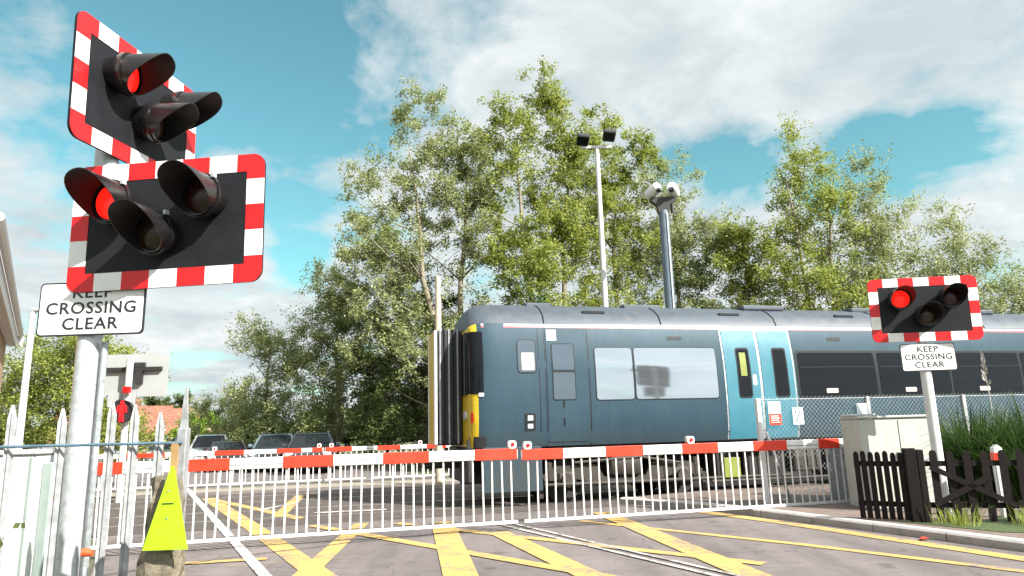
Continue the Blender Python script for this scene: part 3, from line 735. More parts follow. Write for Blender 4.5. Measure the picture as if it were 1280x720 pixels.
g = patch('door_surround', X(17.9), X(19.6), 1.13, 3.47, M['galv_dull'], tr, .008, .03, 8, 10); door(17.94, 18.72, 18.2, 18.5, False); door(18.8, 19.56, 19.0, 19.3, False)
for (a, c) in ((20.0, 22.0), (22.1, 24.6)): win(a, c, 2.0, 2.95, M['glassdark'], .03)
for a in (10.5, 12.6, 14.7, 16.6): patch('headrest_cover', X(a), X(a)+.3, 2.06, 2.16, M['headcream'], tr, .019, .02)
# roof gear
for (a, l, zz, ww) in ((3.9, .6, 4.02, .3), (6.1, .9, 4.0, .35), (9.0, 1.1, 4.02, .4), (12.0, .8, 4.02, .35), (15, 1.2, 4.02, .4), (19, 1., 4.0, .4)):
    b = MB(); b.box(X(a), X(a)+l, -ww*1.9, ww, zz-.03, zz+.085, 0, None, .03); b.build('roof_vent', M['roofgrey'], tr)
for a in (4.1, 6.7, 9.5, 12.3, 15.3, 18.0):
    b = MB(); x = X(a)
    pts = [(x, -(w_+.006), z+.004) for w_, z in prof if z >= 3.56]; b.tube(pts, .012, 5)
    b.build('roof_seam', M['gasket'], tr)
for a in (5.0, 8.2, 11.2, 14.0): 
    b = MB(); vs = []; 
    b.box(X(a), X(a)+.5, -1.06, -.98, 3.80, 3.86, 0, Matrix.Identity(4), .01); b.build('roof_grille', M['gasket'], tr)
# cab front: windscreens, gangway
patch('lower_mask', .005, .3, 1.12, 1.34, M['darkrub'], tr, .008, 0., 4, 2)
b = MB(); b.prism(rrect(-1.075, -.50, 2.15, 3.38, .03), 'x', -.035, 0.0); b.build('windscreen', M['glassdark'], tr)
patch('windscreen', .0, .26, 2.15, 3.38, M['glassdark'], tr, .012, .03, 8, 6)
b = MB(); b.prism(rrect(.50, 1.04, 2.15, 3.36, .06), 'x', -.035, 0.0); b.build('windscreen', M['glassdark'], tr)
b = MB(); b.box(-.03, .13, -1.13, -1.0, 1.12, 1.28, 0); b.box(-.05, .12, -1.06, 1.06, .45, 1.14, 0, None, .04); b.build('lower_fairing', M['darkrub'], tr)
patch('marker_light', .16, .26, 2.1, 2.17, M['stripewhite'], tr, .02, .02)
patch('number_patch', .02, .07, 1.6, 1.8, M['boomred'], tr, .008, .02)
for y in (-.86, .86): 
    b = MB(); b.tube([(-.05, y, 1.75), (0.01, y, 1.75)], .09, 14); b.build('headlight', M['headlamp'], tr)
b = MB(); b.box(-.52, .02, -.47, .47, 1.18, 3.50, 0, None, .05); gw = b.build('gangway', M['darkrub'], tr)
for i, x in enumerate((-.46, -.37, -.28, -.19, -.10)):
    b = MB(); b.box(x-.018, x+.018, -.50, .50, 1.2, 3.53, 0, None, .01); b.build('bellows_rib', M['gasket'] if i % 2 else M['galv_dull'], gw)
for y0, y1, mk in ((-.5, -.36, 'stripewhite'), (-.35, .35, 'yellow'), (.36, .5, 'stripewhite')):
    b = MB(); b.box(-.58, -.525, y0, y1, 1.2, 3.5, 0, None, .01); b.build('gangway_door' if mk == 'yellow' else 'gangway_frame', M[mk], gw)
b = MB(); b.box(-.75, .0, -.18, .18, .72, 1.0, 0, None, .04); b.box(-.85, -.75, -.12, .12, .76, .96, 0, None, .03); b.build('coupler', M['under'], tr)
for sg in (-1, 1):
    b = MB(); b.tube([(-.62, sg*.3, 1.05), (-.3, sg*.45, .85), (0, sg*.3, 1.0)], .025, 6); b.build('jumper_hose', M['darkrub'], tr, smooth=1)
for ys in (-1.27, 1.23):
    b = MB(); b.box(X(2.72)+.05, X(3.95), ys, ys+.04, .28, 1.13, 0, None, .015); b.build('side_valance', M['train'], tr)
# underframe
b = MB(); b.box(.4, TL-.3, -1.15, 1.15, .95, 1.12); b.build('underframe', M['under'], tr)
def bogie(xc):
    g = MB()
    for s in (-1, 1):
        g.prism([(xc-1.75, .55), (xc-1.45, .72), (xc-.6, .72), (xc-.45, .48), (xc+.45, .48), (xc+.6, .72), (xc+1.45, .72), (xc+1.75, .55), (xc+1.7, .42), (xc+1.2, .5), (xc+.55, .34), (xc-.55, .34), (xc-1.2, .5), (xc-1.7, .42)], 'y', s*1.0-.07, s*1.0+.07)
        g.box(xc-.35, xc+.35, s*1.0-.16, s*1.0+.16, .5, .95, 0, None, .04)
        for q in (-1.25, 1.25): 
            g.box(xc+q-.2, xc+q+.2, s*1.02-.1, s*1.02+.12, .3, .62, 0, None, .05); g.tube([(xc+q, s*1.1, .45), (xc+q, s*1.19, .45)], .13, 14)
            for qq in (-.35, .35): g.tube([(xc+q+qq, s*1.02, .45), (xc+q+qq, s*1.02, .8)], .07, 10)
            g.box(xc+q*1.42-.04, xc+q*1.42+.04, s*1.0-.05, s*1.0+.05, .12, .5)
        g.tube([(xc-1.1, s*1.14, .78), (xc+.3, s*1.16, .85), (xc+1.2, s*1.14, .7)], .03, 6)
    g.box(xc-.3, xc+.3, -1, 1, .45, .9)
    bo = g.build('bogie', M['underlight'], tr, smooth=1)
    for q in (-1.25, 1.25):
        for s in (-1, 1):
            g = MB(); g.tube([(xc+q, s*.68, .43), (xc+q, s*.72, .43)], .46, 28); g.tube([(xc+q, s*.72, .43), (xc+q, s*.84, .43)], [.43, .41], 28); g.tube([(xc+q, s*.84, .43), (xc+q, s*.9, .43)], .12, 14)
            g.build('wheel', M['under'], bo, smooth=1)
bogie(X(5.75)); bogie(X(22.6))
rr = random.Random(3)
x = X(7.75)
for i, (w1, zb, k) in enumerate(((.5, .35, 'under'), (1.0, .3, 'under'), (.7, .42, 'underlight'), (1.5, .28, 'under'), (.9, .35, 'under'), (1.3, .3, 'underlight'), (.8, .4, 'under'), (1.6, .3, 'under'), (1.2, .35, 'under'))):
    b = MB(); b.box(x, x+w1, -1.18, -.5, zb, .94, 0, None, .03)
    for j in range(int(w1/.22)): b.box(x+.1+j*.22, x+.2+j*.22, -1.2, -1.18, zb+.1, .86)
    b.build('equipment_box', M[k], tr)
    b = MB(); b.box(x, x+w1, .5, 1.18, zb, .94, 0, None, .03); b.build('equipment_box', M[k], tr); x += w1+rr.uniform(.12, .3)
b = MB(); b.box(X(7.9), X(8.28), -1.25, -1.21, .36, .76, 0, None, .01); b.build('yellow_panel', M['fluo_dull'], tr)
b = MB(); b.tube([(X(4.0), -1.18, .38), (X(9.5), -1.2, .36)], .035, 8); b.tube([(X(7.6), -1.22, .3), (X(20), -1.22, .26)], .03, 8); b.build('brake_pipe', M['underlight'], tr, smooth=1)
b = MB(); b.box(X(8.1), X(9.65), -1.42, -1.2, .98, 1.03, 0, None, .01); b.build('door_step', M['galv_dull'], tr)

# ------------------------------------------------------------------ fences on the right
ZP = .106
def picket_run(p0, p1, n, label, braces, posts):
    p0 = Vector((*p0, 0)); p1 = Vector((*p1, 0)); L = (p1-p0).length; ang = math.atan2(p1.y-p0.y, p1.x-p0.x)
    r = empty('picket_fence', (p0.x, p0.y, ZP), ang, label, 'picket fence')
    for i in range(n):
        x = L*(i+.5)/n; w2 = .034 if n == 7 else .045; h = .93+random.uniform(-.015, .015); l = random.uniform(-.008, .008)
        b = MB(); b.prism([(x-w2, .02), (x+w2, .02), (x+w2+l, h-.05), (x+w2*.7+l, h-.015), (x+l, h), (x-w2*.7+l, h-.015), (x-w2+l, h-.05)], 'y', -.012, .012)
        b.build('picket', M['brown'], r)
    for z in (.22, .76):
        b = MB(); b.box(0, L, .0125, .05, z-.035, z+.035); b.build('rail', M['brown'], r)
    for (xa, za, xb, zb) in braces:
        b = MB(); d = Vector((xb-xa, 0, zb-za)).normalized(); nn = Vector((-d.z, 0, d.x))*.035
        b.prism([(xa+nn.x, za+nn.z), (xb+nn.x, zb+nn.z), (xb-nn.x, zb-nn.z), (xa-nn.x, za-nn.z)], 'y', -.045, -.013); b.build('brace', M['brown'], r)
    for (xp, wp, hp) in posts:
        b = MB(); b.box(xp-wp/2, xp+wp/2, -.07, .06, 0, hp, 0, None, .012); b.build('post', M['brown'], r)
    return r
picket_run((4.80, 10.18), (5.32, 9.80), 7, 'short dark picket fence panel in front of the cream cabinet', [], [])
picket_run((5.36, 9.78), (7.30, 9.20), 10, 'dark picket gate panel with crossed diagonal braces beside the white signal post', [(.25, .72, 1.2, .22), (.25, .22, .95, .60), (1.2, .22, 2.0, .70)], [(.02, .15, .97), (.14, .09, .95)])

# cream cabinet
cb = empty('equipment_cabinet', (6.02, 11.45, ZP), radians(1.5), 'pale grey cream metal equipment cabinet behind the dark picket fence', 'cabinet')
b = MB(); b.box(-.62, .62, -.3, .3, .0, 1.38, 0, None, .02); b.build('body', M['cream'], cb)
b = MB(); b.box(-.64, .64, -.33, .33, 1.385, 1.42, 0, None, .01); b.build('lid', M['cream'], cb)
b = MB(); b.box(-.004, .004, -.305, -.3005, .08, 1.34); b.build('door_gap', M['gasket'], cb)
for x in (-.06, .06): 
    b = MB(); b.box(x-.012, x+.012, -.33, -.301, .7, .86, 0, None, .004); b.build('handle', M['galv_dull'], cb)
b = MB(); b.box(-.66, -.28, -.2, .2, 1.425, 1.46, 0, None, .01); b.build('top_plate', M['galv'], cb)
# marker post
mp = empty('marker_post', (6.72, 9.98, ZP), radians(-10), 'short white marker post with a red reflective band behind the picket gate', 'marker post')
b = MB(); b.box(-.06, .06, -.05, .05, 0, .93, 0, None, .01); b.prism([(-.06, .93), (.06, .93), (0, .98)], 'y', -.05, .05); b.build('post', M['whitecab'], mp)
b = MB(); b.box(-.064, .064, -.054, .054, .76, .87); b.build('red_band', M['boomred'], mp)

# chain link fence in front of the railway
cf = empty('chain_link_fence', uv(7.13, 10.75, .0), A, 'chain link fence on pale posts between the barrier and the train', 'chain link fence')
LF = 6.4; HF = 1.86
for x in (0, 2.25, 4.4, 6.4):
    b = MB(); b.box(x-.04, x+.04, -.04, .04, 0, HF+.02, 0, None, .006); b.build('post', M['whitecab'] if x == 0 else M['pale'], cf)
b = MB(); b.tube([(.15, 0.05, 1.3), (.7, .3, 0)], .03, 6); b.build('stay', M['pale'], cf)
b = MB(); st = .085; r0 = .0018
def wire(x0, z0, x1, z1):
    d = Vector((x1-x0, 0, z1-z0)); n_ = Vector((-d.z, 0, d.x)).normalized()*r0
    b.add([(x0-n_.x, -r0, z0-n_.z), (x0+n_.x, -r0, z0+n_.z), (x0, r0, z0), (x1-n_.x, -r0, z1-n_.z), (x1+n_.x, -r0, z1+n_.z), (x1, r0, z1)], [(0, 1, 4, 3), (1, 2, 5, 4), (2, 0, 3, 5)])
k = -HF
x = -HF
while x < LF:
    a0, a1 = max(x, 0), min(x+HF, LF)
    if a1 > a0: wire(a0, .05+(a0-x), a1, .05+(a1-x)-.0); wire(a0, HF-(a0-x), a1, HF-(a1-x))
    x += st
b.tube([(0, 0, HF), (LF, 0, HF)], .006, 5); b.tube([(0, 0, 1.0), (LF, 0, 1.0)], .004, 5)
b.build('wire_mesh', M['galv_dull'], cf)
def notice(name, label, u, v, z, w_, h_, build):
    r = empty(name, uv(u, v, z), A, label, 'sign'); build(r, w_, h_); return r
def s1(r, w_, h_):
    b = MB(); b.box(-w_/2, w_/2, 0, .006, 0, h_); p = b.build('plate', M['signwhite'], r)
    b = MB(); b.box(-w_/2+.004, w_/2-.004, -.003, -.0005, .0, h_*.48); b.build('red_panel', M['boomred'], p)
    b = MB()
    for i in range(4): b.box(-w_*.38, w_*(.36-.08*(i % 2)), -.005, -.0035, h_*(.10+.09*i), h_*(.13+.09*i))
    b.build('small_print', M['signwhite'], p)
notice('warning_sign', 'white and red warning notice fixed to the chain link fence near its left post', 7.42, 10.70, 1.42, .24, .40, s1)
def s2(r, w_, h_):
    b = MB(); b.box(-w_/2, w_/2, 0, .006, 0, h_); p = b.build('plate', M['signwhite'], r)
    b = MB(); b.prism([(-w_*.32, .04), (-w_*.18, .04), (w_*.32, h_-.05), (w_*.18, h_-.05)], 'y', -.003, -.0005); b.box(-w_*.05, w_*.3, -.003, -.0005, .04, .055); b.prism([(-w_*.3, h_-.05), (-w_*.3, h_-.12), (-w_*.05, h_-.05)], 'y', -.003, -.0005)
    b.build('symbol', M['slatepole'], p)
notice('warning_sign', 'small white sign with a black diagonal mark on the chain link fence', 7.88, 10.70, 1.42, .21, .29, s2)
def s3(r, w_, h_):
    b = MB(); b.box(-w_/2, w_/2, 0, .006, 0, h_); p = b.build('plate', M['galv'], r)
    b = MB(); b.prism([(-w_*.45, h_-.01), (-w_*.45, .0+.02), (w_*.1, .02)], 'y', -.003, -.0005); b.build('symbol', M['slatepole'], p)
notice('warning_sign', 'blue grey square sign on the chain link fence above the cream cabinet', 9.22, 10.70, 1.50, .21, .26, s3)

# ------------------------------------------------------------------ palisade fence, left foreground
pf = empty('palisade_fence', (-3.9, 4.35, 0), radians(0), 'galvanised steel palisade fence with pointed pales in the left foreground', 'palisade fence')
def pale_at(x, ztop, m='pale', w2=.026):
    b = MB(); x -= -3.9; t = .004
    poly = [(x-w2, .03), (x-w2*.4, .03), (x, .03), (x+w2*.4, .03), (x+w2, .03)]
    ys = [.015, -.015, -.005, -.015, .015]
    vs = [(x-w2+2*w2*i/4, ys[i], .03) for i in range(5)]+[(x-w2+2*w2*i/4, ys[i], ztop-.09) for i in range(5)]+[(x-w2*.25+w2*.5*i/4, ys[i]*.3, ztop) for i in range(5)]
    vs += [(a, y+t, z) for a, y, z in vs]
    fs = []
    for o in (0, 15):
        for k in (0, 5):
            for i in range(4): fs.append((o+k+i, o+k+i+1, o+k+6+i, o+k+5+i))
    for k in (0, 5):
        fs.append((k, k+5, 20+k, 15+k)); fs.append((k+4, k+9, 24+k, 19+k))
    fs.append((10, 11, 12, 13, 14, 29, 28, 27, 26, 25))
    b.add(vs, fs); return b.build('pale', M[m], pf)
for x, zt in ((-3.86, 1.74), (-3.50, 1.72), (-3.13, 1.72), (-2.965, 1.70), (-2.815, 1.69), (-2.51, 1.73), (-2.365, 1.70), (-2.205, 1.65)): 
    if x == -2.965: continue
    pale_at(x, zt)
pale_at(-3.30, 1.70, 'galv_dull')
b = MB(); b.tube([(-.6, -.035, 1.47), (1.86, -.035, 1.462)], .009, 8); b.build('top_rail', M['bluerail'], pf, smooth=1)
b = MB(); b.box(-.6, 1.86, .02, .06, .38, .43); b.build('lower_rail', M['galv_dull'], pf)
b = MB(); b.box(-.6, .63, -.075, -.045, 1.36, 1.40); b.box(.57, .64, -.09, -.05, 1.30, 1.46, 0, None, .01); b.box(.60, .62, -.07, -.05, 1.4, 1.56); b.build('rusty_bar', M['rust'], pf)
b = MB(); b.box(1.82, 1.88, -.03, .03, 0, 1.55, 0, None, .005); b.prism([(1.828, 1.55), (1.872, 1.55), (1.856, 1.80), (1.846, 1.80)], 'y', -.012, .012); b.build('end_post', M['pale'], pf)
b = MB(); b.box(1.80, 1.84, -.045, -.031, 1.26, 1.46); b.build('warning_tape', plain('faded_tape', (.35, .22, .09), .6), pf)
# orange reflector hooked on a pale
b = MB(); b.tube([(0, 0, 0), (.02, -.02, .005), (.07, -.02, .0)], [.012, .026, .018], 10); tag(b.build('reflector', M['orange'], None, True, (-2.585, 4.31, .84)), 'small orange plastic reflector hooked on a palisade pale', 'reflector')

# white cabinet behind the fence
wc = empty('equipment_cabinet', (-3.86, 5.32, 0), radians(2), 'white metal equipment cabinet behind the steel fence at the left edge', 'cabinet')
b = MB(); b.box(-.55, .42, -.28, .3, 0, 1.40, 0, None, .015); b.build('body', M['whitecab'], wc)
b = MB(); b.box(.01, .018, -.286, -.281, .1, 1.36); b.box(.385, .40, -.286, -.281, .05, 1.38); b.build('door_gap', M['greygreen'], wc)
b = MB(); b.box(.422, .50, -.2, .3, 0, 1.34, 0, None, .01); b.build('side_panel', M['greygreen'], wc)
b = MB(); b.box(-.57, .44, -.3, .32, 1.402, 1.43, 0, None, .008); b.build('lid', M['whitecab'], wc)
gc = empty('junction_box', (-3.70, 5.85, 0), radians(2), 'narrow grey green junction box on legs just left of the tall signal post', 'junction box')
b = MB(); b.box(-.08, .13, -.1, .1, .12, 1.38, 0, None, .012); b.build('body', M['greygreen'], gc)
b = MB(); b.box(-.09, -.05, -.05, .05, 0, .12); b.box(.10, .14, -.05, .05, 0, .12); b.build('leg', M['galv_dull'], gc)
b = MB(); b.box(-.03, .07, -.112, -.102, .9, 1.3); b.build('label_plate', M['yellow'], gc)

# concrete post with fluorescent triangle
cp = empty('concrete_post', (-1.945, 3.97, 0), radians(6), 'mossy broken concrete post carrying the yellow green triangle', 'concrete post')
b = MB(); rr = random.Random(8); n = 12; lev = 22; vs = []; fs = []
for j in range(lev):
    z = 1.27*j/(lev-1)
    for k in range(n):
        a = 2*pi*k/n; c_, s_ = cos(a), sin(a); q = 1/max(abs(c_), abs(s_)); q = min(q, 1.22)
        wv = .098-.010*(z)+rr.uniform(-.013, .013)+(.008*sin(z*9+k)); 
        if z > 1.17: wv *= .86
        vs.append((c_*q*wv, s_*q*wv*.8, z+(rr.uniform(-.03, .03) if j == lev-1 else 0)))
for j in range(lev-1):
    for k in range(n): fs.append((j*n+k, j*n+(k+1) % n, (j+1)*n+(k+1) % n, (j+1)*n+k))
fs.append(tuple(range((lev-1)*n, lev*n))); b.add(vs, fs); b.build('post', M['concrete'], cp)
tg = empty('triangle_marker', (-1.868, 3.835, .915), radians(3), 'fluorescent yellow green triangle plate fixed to the concrete post', 'marker')
b = MB(); b.prism([(-.117, 0), (.117, 0), (.018, .43), (.004, .43)], 'y', 0, .008); pt = b.build('plate', M['fluo'], tg)
b = MB(); b.box(-.03, .03, -.0025, -.0005, .232, .238); b.build('small_print', M['signblack'], pt)
for z in (.16, .30): 
    b = MB(); b.tube([(0, -.004, z), (0, -.0005, z)], .005, 8); b.build('screw', M['galv_dull'], pt)

# arrow sign, litter
ar = empty('arrow_sign', (-6.55, 7.6, 0), 0, 'small dark arrow board on a post behind the steel fence', 'sign')
b = MB(); b.prism([(-.3, 1.47), (.1, 1.47), (.22, 1.57), (.1, 1.67), (-.3, 1.67)], 'y', 0, .02); b.build('arrow_board', M['slatepole'], ar)
b = MB(); b.prism([(-.3, 1.51), (.06, 1.51), (.14, 1.57), (.06, 1.63), (-.3, 1.63)], 'y', -.004, -.001); b.build('arrow_face', M['galv'], ar)
b = MB(); b.tube([(-.1, .05, 0), (-.1, .05, 1.6)], .03, 8); b.build('pole', M['galv_dull'], ar)
b = MB(); b.add([(0, 0, 0), (.10, .02, .015), (.13, .06, .0), (.05, .08, .02), (-.02, .05, .0)], [(0, 1, 3, 4), (1, 2, 3)]); b.add([(0, 0, .012), (.10, .02, .025), (.13, .06, .012), (.05, .08, .035), (-.02, .05, .01)], [(0, 1, 3, 4), (1, 2, 3)])
tag(b.build('litter', M['brickred_litter'], loc=(4.95, 8.95, .01)), 'scrap of red litter lying in the gutter by the right kerb', 'litter')

# ------------------------------------------------------------------ masts
lp = empty('floodlight_mast', (3.27, 24, 0), 0, 'tall slim pale floodlight mast with two black floodlights behind the train', 'floodlight mast')
b = MB(); b.tube([(0, 0, 0), (0, 0, 6), (0, 0, 11.6)], [.12, .10, .075], 14); b.build('pole', M['whitepole'], lp, smooth=1)
b = MB(); b.box(-.6, .55, -.05, .05, 11.5, 11.6, 0, None, .01); b.build('cross_arm', M['whitepole'], lp)
for x, z in ((-.52, 11.78), (.45, 11.92)):
    T = TM((x, -.2, z), 0, radians(8), radians(-25)); b = MB(); b.box(-.23, .23, -.25, .25, -.10, .10, 0, T, .04); fl = b.build('floodlight', M['housingblack'], lp)
    b = MB(); b.box(-.18, .18, -.2, .2, -.115, -.101, 0, T); b.build('glass', M['glassdark'], fl)
cv = empty('camera_mast', (5.09, 22, 0), 0, 'dark slate mast topped by two white camera housings', 'camera mast')
b = MB(); b.tube([(0, 0, 0), (0, 0, 8.4)], .165, 12); b.build('pole', M['slatepole'], cv, smooth=1)
b = MB(); b.box(.05, .09, -.19, -.166, 0, 8.3); b.build('cable_strip', M['galv'], cv)
b = MB(); b.prism([(-.16, 8.3), (.16, 8.3), (.22, 8.6), (.42, 8.75), (.42, 8.85), (-.42, 8.85), (-.42, 8.75), (-.22, 8.6)], 'y', -.12, .12); b.tube([(.3, 0, 8.8), (.3, 0, 8.35)], .06, 8); b.build('bracket', M['housingblack'], cv)
for x, yw, rl in ((-.36, 30, 25), (.36, -25, -30)):
    T = TM((x, -.1, 9.03), radians(yw), 0, radians(-20)) @ Matrix.Diagonal((.85, .85, .85, 1)); b = MB()
    vs = []; n = 16; prof_ = [(-.42, .12), (-.36, .19), (-.1, .23), (.2, .2), (.34, .1)]
    for y, r in prof_:
        for k in range(n): vs.append((r*cos(2*pi*k/n), y, r*1.0*sin(2*pi*k/n)))
    fs = [tuple(range(n-1, -1, -1)), tuple(range(4*n, 5*n))]
    for j in range(4):
        for k in range(n): fs.append((j*n+k, j*n+(k+1) % n, (j+1)*n+(k+1) % n, (j+1)*n+k))
    b.add(vs, fs, 0, T @ Matrix.Rotation(radians(rl), 4, 'Y')); co = b.build('camera_housing', M['camwhite'], cv, smooth=1)
    b = MB(); b.tube([(0, -.30, -.17), (0, -.43, -.15)], .10, 10, 0, True, T); b.build('lens', M['housingblack'], co)
tp = empty('utility_pole', (-2.14, 19.6, 0), 0, 'plain pale pole standing just left of the train end', 'pole')
b = MB(); b.tube([(0, 0, 0), (0, 0, 5.85)], [.105, .085], 12); b.build('pole', M['woodpole'], tp, smooth=1)
b = MB(); b.box(.07, .17, -.06, .06, 5.3, 5.55); b.build('junction_box', M['galv_dull'], tp)
sl = empty('street_lamp', (-14.1, 20, 0), 0, 'slim white lamp column between the house and the tall signal post', 'street lamp')
b = MB(); b.tube([(0, 0, 0), (0, 0, 5.2)], [.11, .08], 12); b.build('column', M['whitepole'], sl, smooth=1)
b = MB(); b.box(-.06, .45, -.08, .08, 5.2, 5.32, 0, None, .03); b.build('lamp_head', M['galv'], sl)

# ------------------------------------------------------------------ houses
hs = empty('house', (-11.72, 15.85, 0), radians(34.0), 'tan brick house with white fascia and deep brown eaves at the left edge', 'house')
# local x = n, local y = d
b = MB(); b.prism([(-7, 0), (0, 0), (0, 4.0), (-3.5, 6.5), (-7, 4.0)], 'y', -10.0, 0); b.build('wall', M['tan'], hs)
b = MB()
for s in (0, 1):
    x0, x1 = (.16, -3.5) if s == 0 else (-7.3, -3.5)
    b.add([(x0, -10.4, 3.9), (x1, -10.4, 6.75), (x1, .45, 6.75), (x0, .45, 3.9), (x0, -10.4, 4.02), (x1, -10.4, 6.87), (x1, .45, 6.87), (x0, .45, 4.02)], [(0, 1, 2, 3), (4, 5, 6, 7), (0, 3, 7, 4), (1, 2, 6, 5), (0, 1, 5, 4), (2, 3, 7, 6)])
rf = b.build('roof', M['tiles'], hs)
b = MB(); b.box(.16, .19, -10.4, .45, 3.66, 4.0); b.build('fascia', M['whitewood'], rf)
b = MB(); b.tube([(.25, -10.4, 3.96), (.25, .45, 3.96)], .055, 8); b.build('gutter', M['whitewood'], rf, smooth=1)
for sg in (1, -1):
    b = MB(); q = (lambda x: x) if sg == 1 else (lambda x: -7-x)
    b.prism([(q(.3), 3.7), (q(-3.5), 6.55), (q(-3.5), 6.8), (q(.3), 3.95)], 'y', .452, .49); b.build('bargeboard', M['whitewood'], rf)
b = MB(); b.box(.0, .16, -10.4, .45, 3.70, 3.72); b.build('soffit', M['whitewood'], rf)
for y in (-1.8, -5.2, -8.6):
    b = MB(); b.box(.0, .05, y-.55, y+.55, .95, 2.2); wf = b.build('window', M['whitewood'], hs); b = MB(); b.box(.051, .056, y-.48, y+.48, 1.02, 2.13); b.build('pane', M['glassdark'], wf)
b = MB(); b.box(-3.1, -2.5, -6, -5.2, 5.9, 7.9, 0); b.build('chimney', M['redbrick'], rf)

def far_house(x, y, rz, w_, d_, he, hr, label):
    h = empty('house', (x, y, 0), rz, label, 'house', 'red brick houses in the distance')
    b = MB(); b.prism([(-d_/2, 0), (d_/2, 0), (d_/2, he), (0, hr-.1), (-d_/2, he)], 'x', -w_/2, w_/2); b.build('wall', M['redbrick'], h)
    b = MB()
    for s in (-1, 1):
        o = .35; ye = s*(d_/2+o); ze = he-o*(hr-he)/(d_/2)
        b.add([(-w_/2-.3, ye, ze), (w_/2+.3, ye, ze), (w_/2+.3, 0, hr), (-w_/2-.3, 0, hr), (-w_/2-.3, ye, ze+.14), (w_/2+.3, ye, ze+.14), (w_/2+.3, 0, hr+.14), (-w_/2-.3, 0, hr+.14)], [(0, 1, 2, 3), (4, 5, 6, 7), (0, 1, 5, 4), (2, 3, 7, 6), (0, 3, 7, 4), (1, 2, 6, 5)])
    rf = b.build('roof', M['tiles'], h)
    b = MB(); b.box(-w_/4-.4, -w_/4+.4, -.3, .4, hr-.6, hr+.9); b.build('chimney', M['redbrick'], rf)
    for i in range(3):
        xx = -w_/2+w_*(i+.5)/3; b = MB(); b.box(xx-.5, xx+.5, -d_/2-.04, -d_/2+.0, .9, 2.1); wf = b.build('window', M['whitewood'], h)
        b = MB(); b.box(xx-.44, xx+.44, -d_/2-.05, -d_/2-.041, .96, 2.04); b.build('pane', M['glassdark'], wf)
far_house(-32.0, 62, radians(70), 8, 7.5, 1.9, 3.9, 'far red roofed bungalow between two steel pales, nearest the lime bush')
far_house(-37.5, 66, radians(15), 9, 7, 2.3, 4.3, 'far brick bungalow seen under the red figure lamp')
far_house(-42.5, 80, radians(20), 9, 7, 2.6, 4.9, 'farthest red roof rising behind the other bungalows')

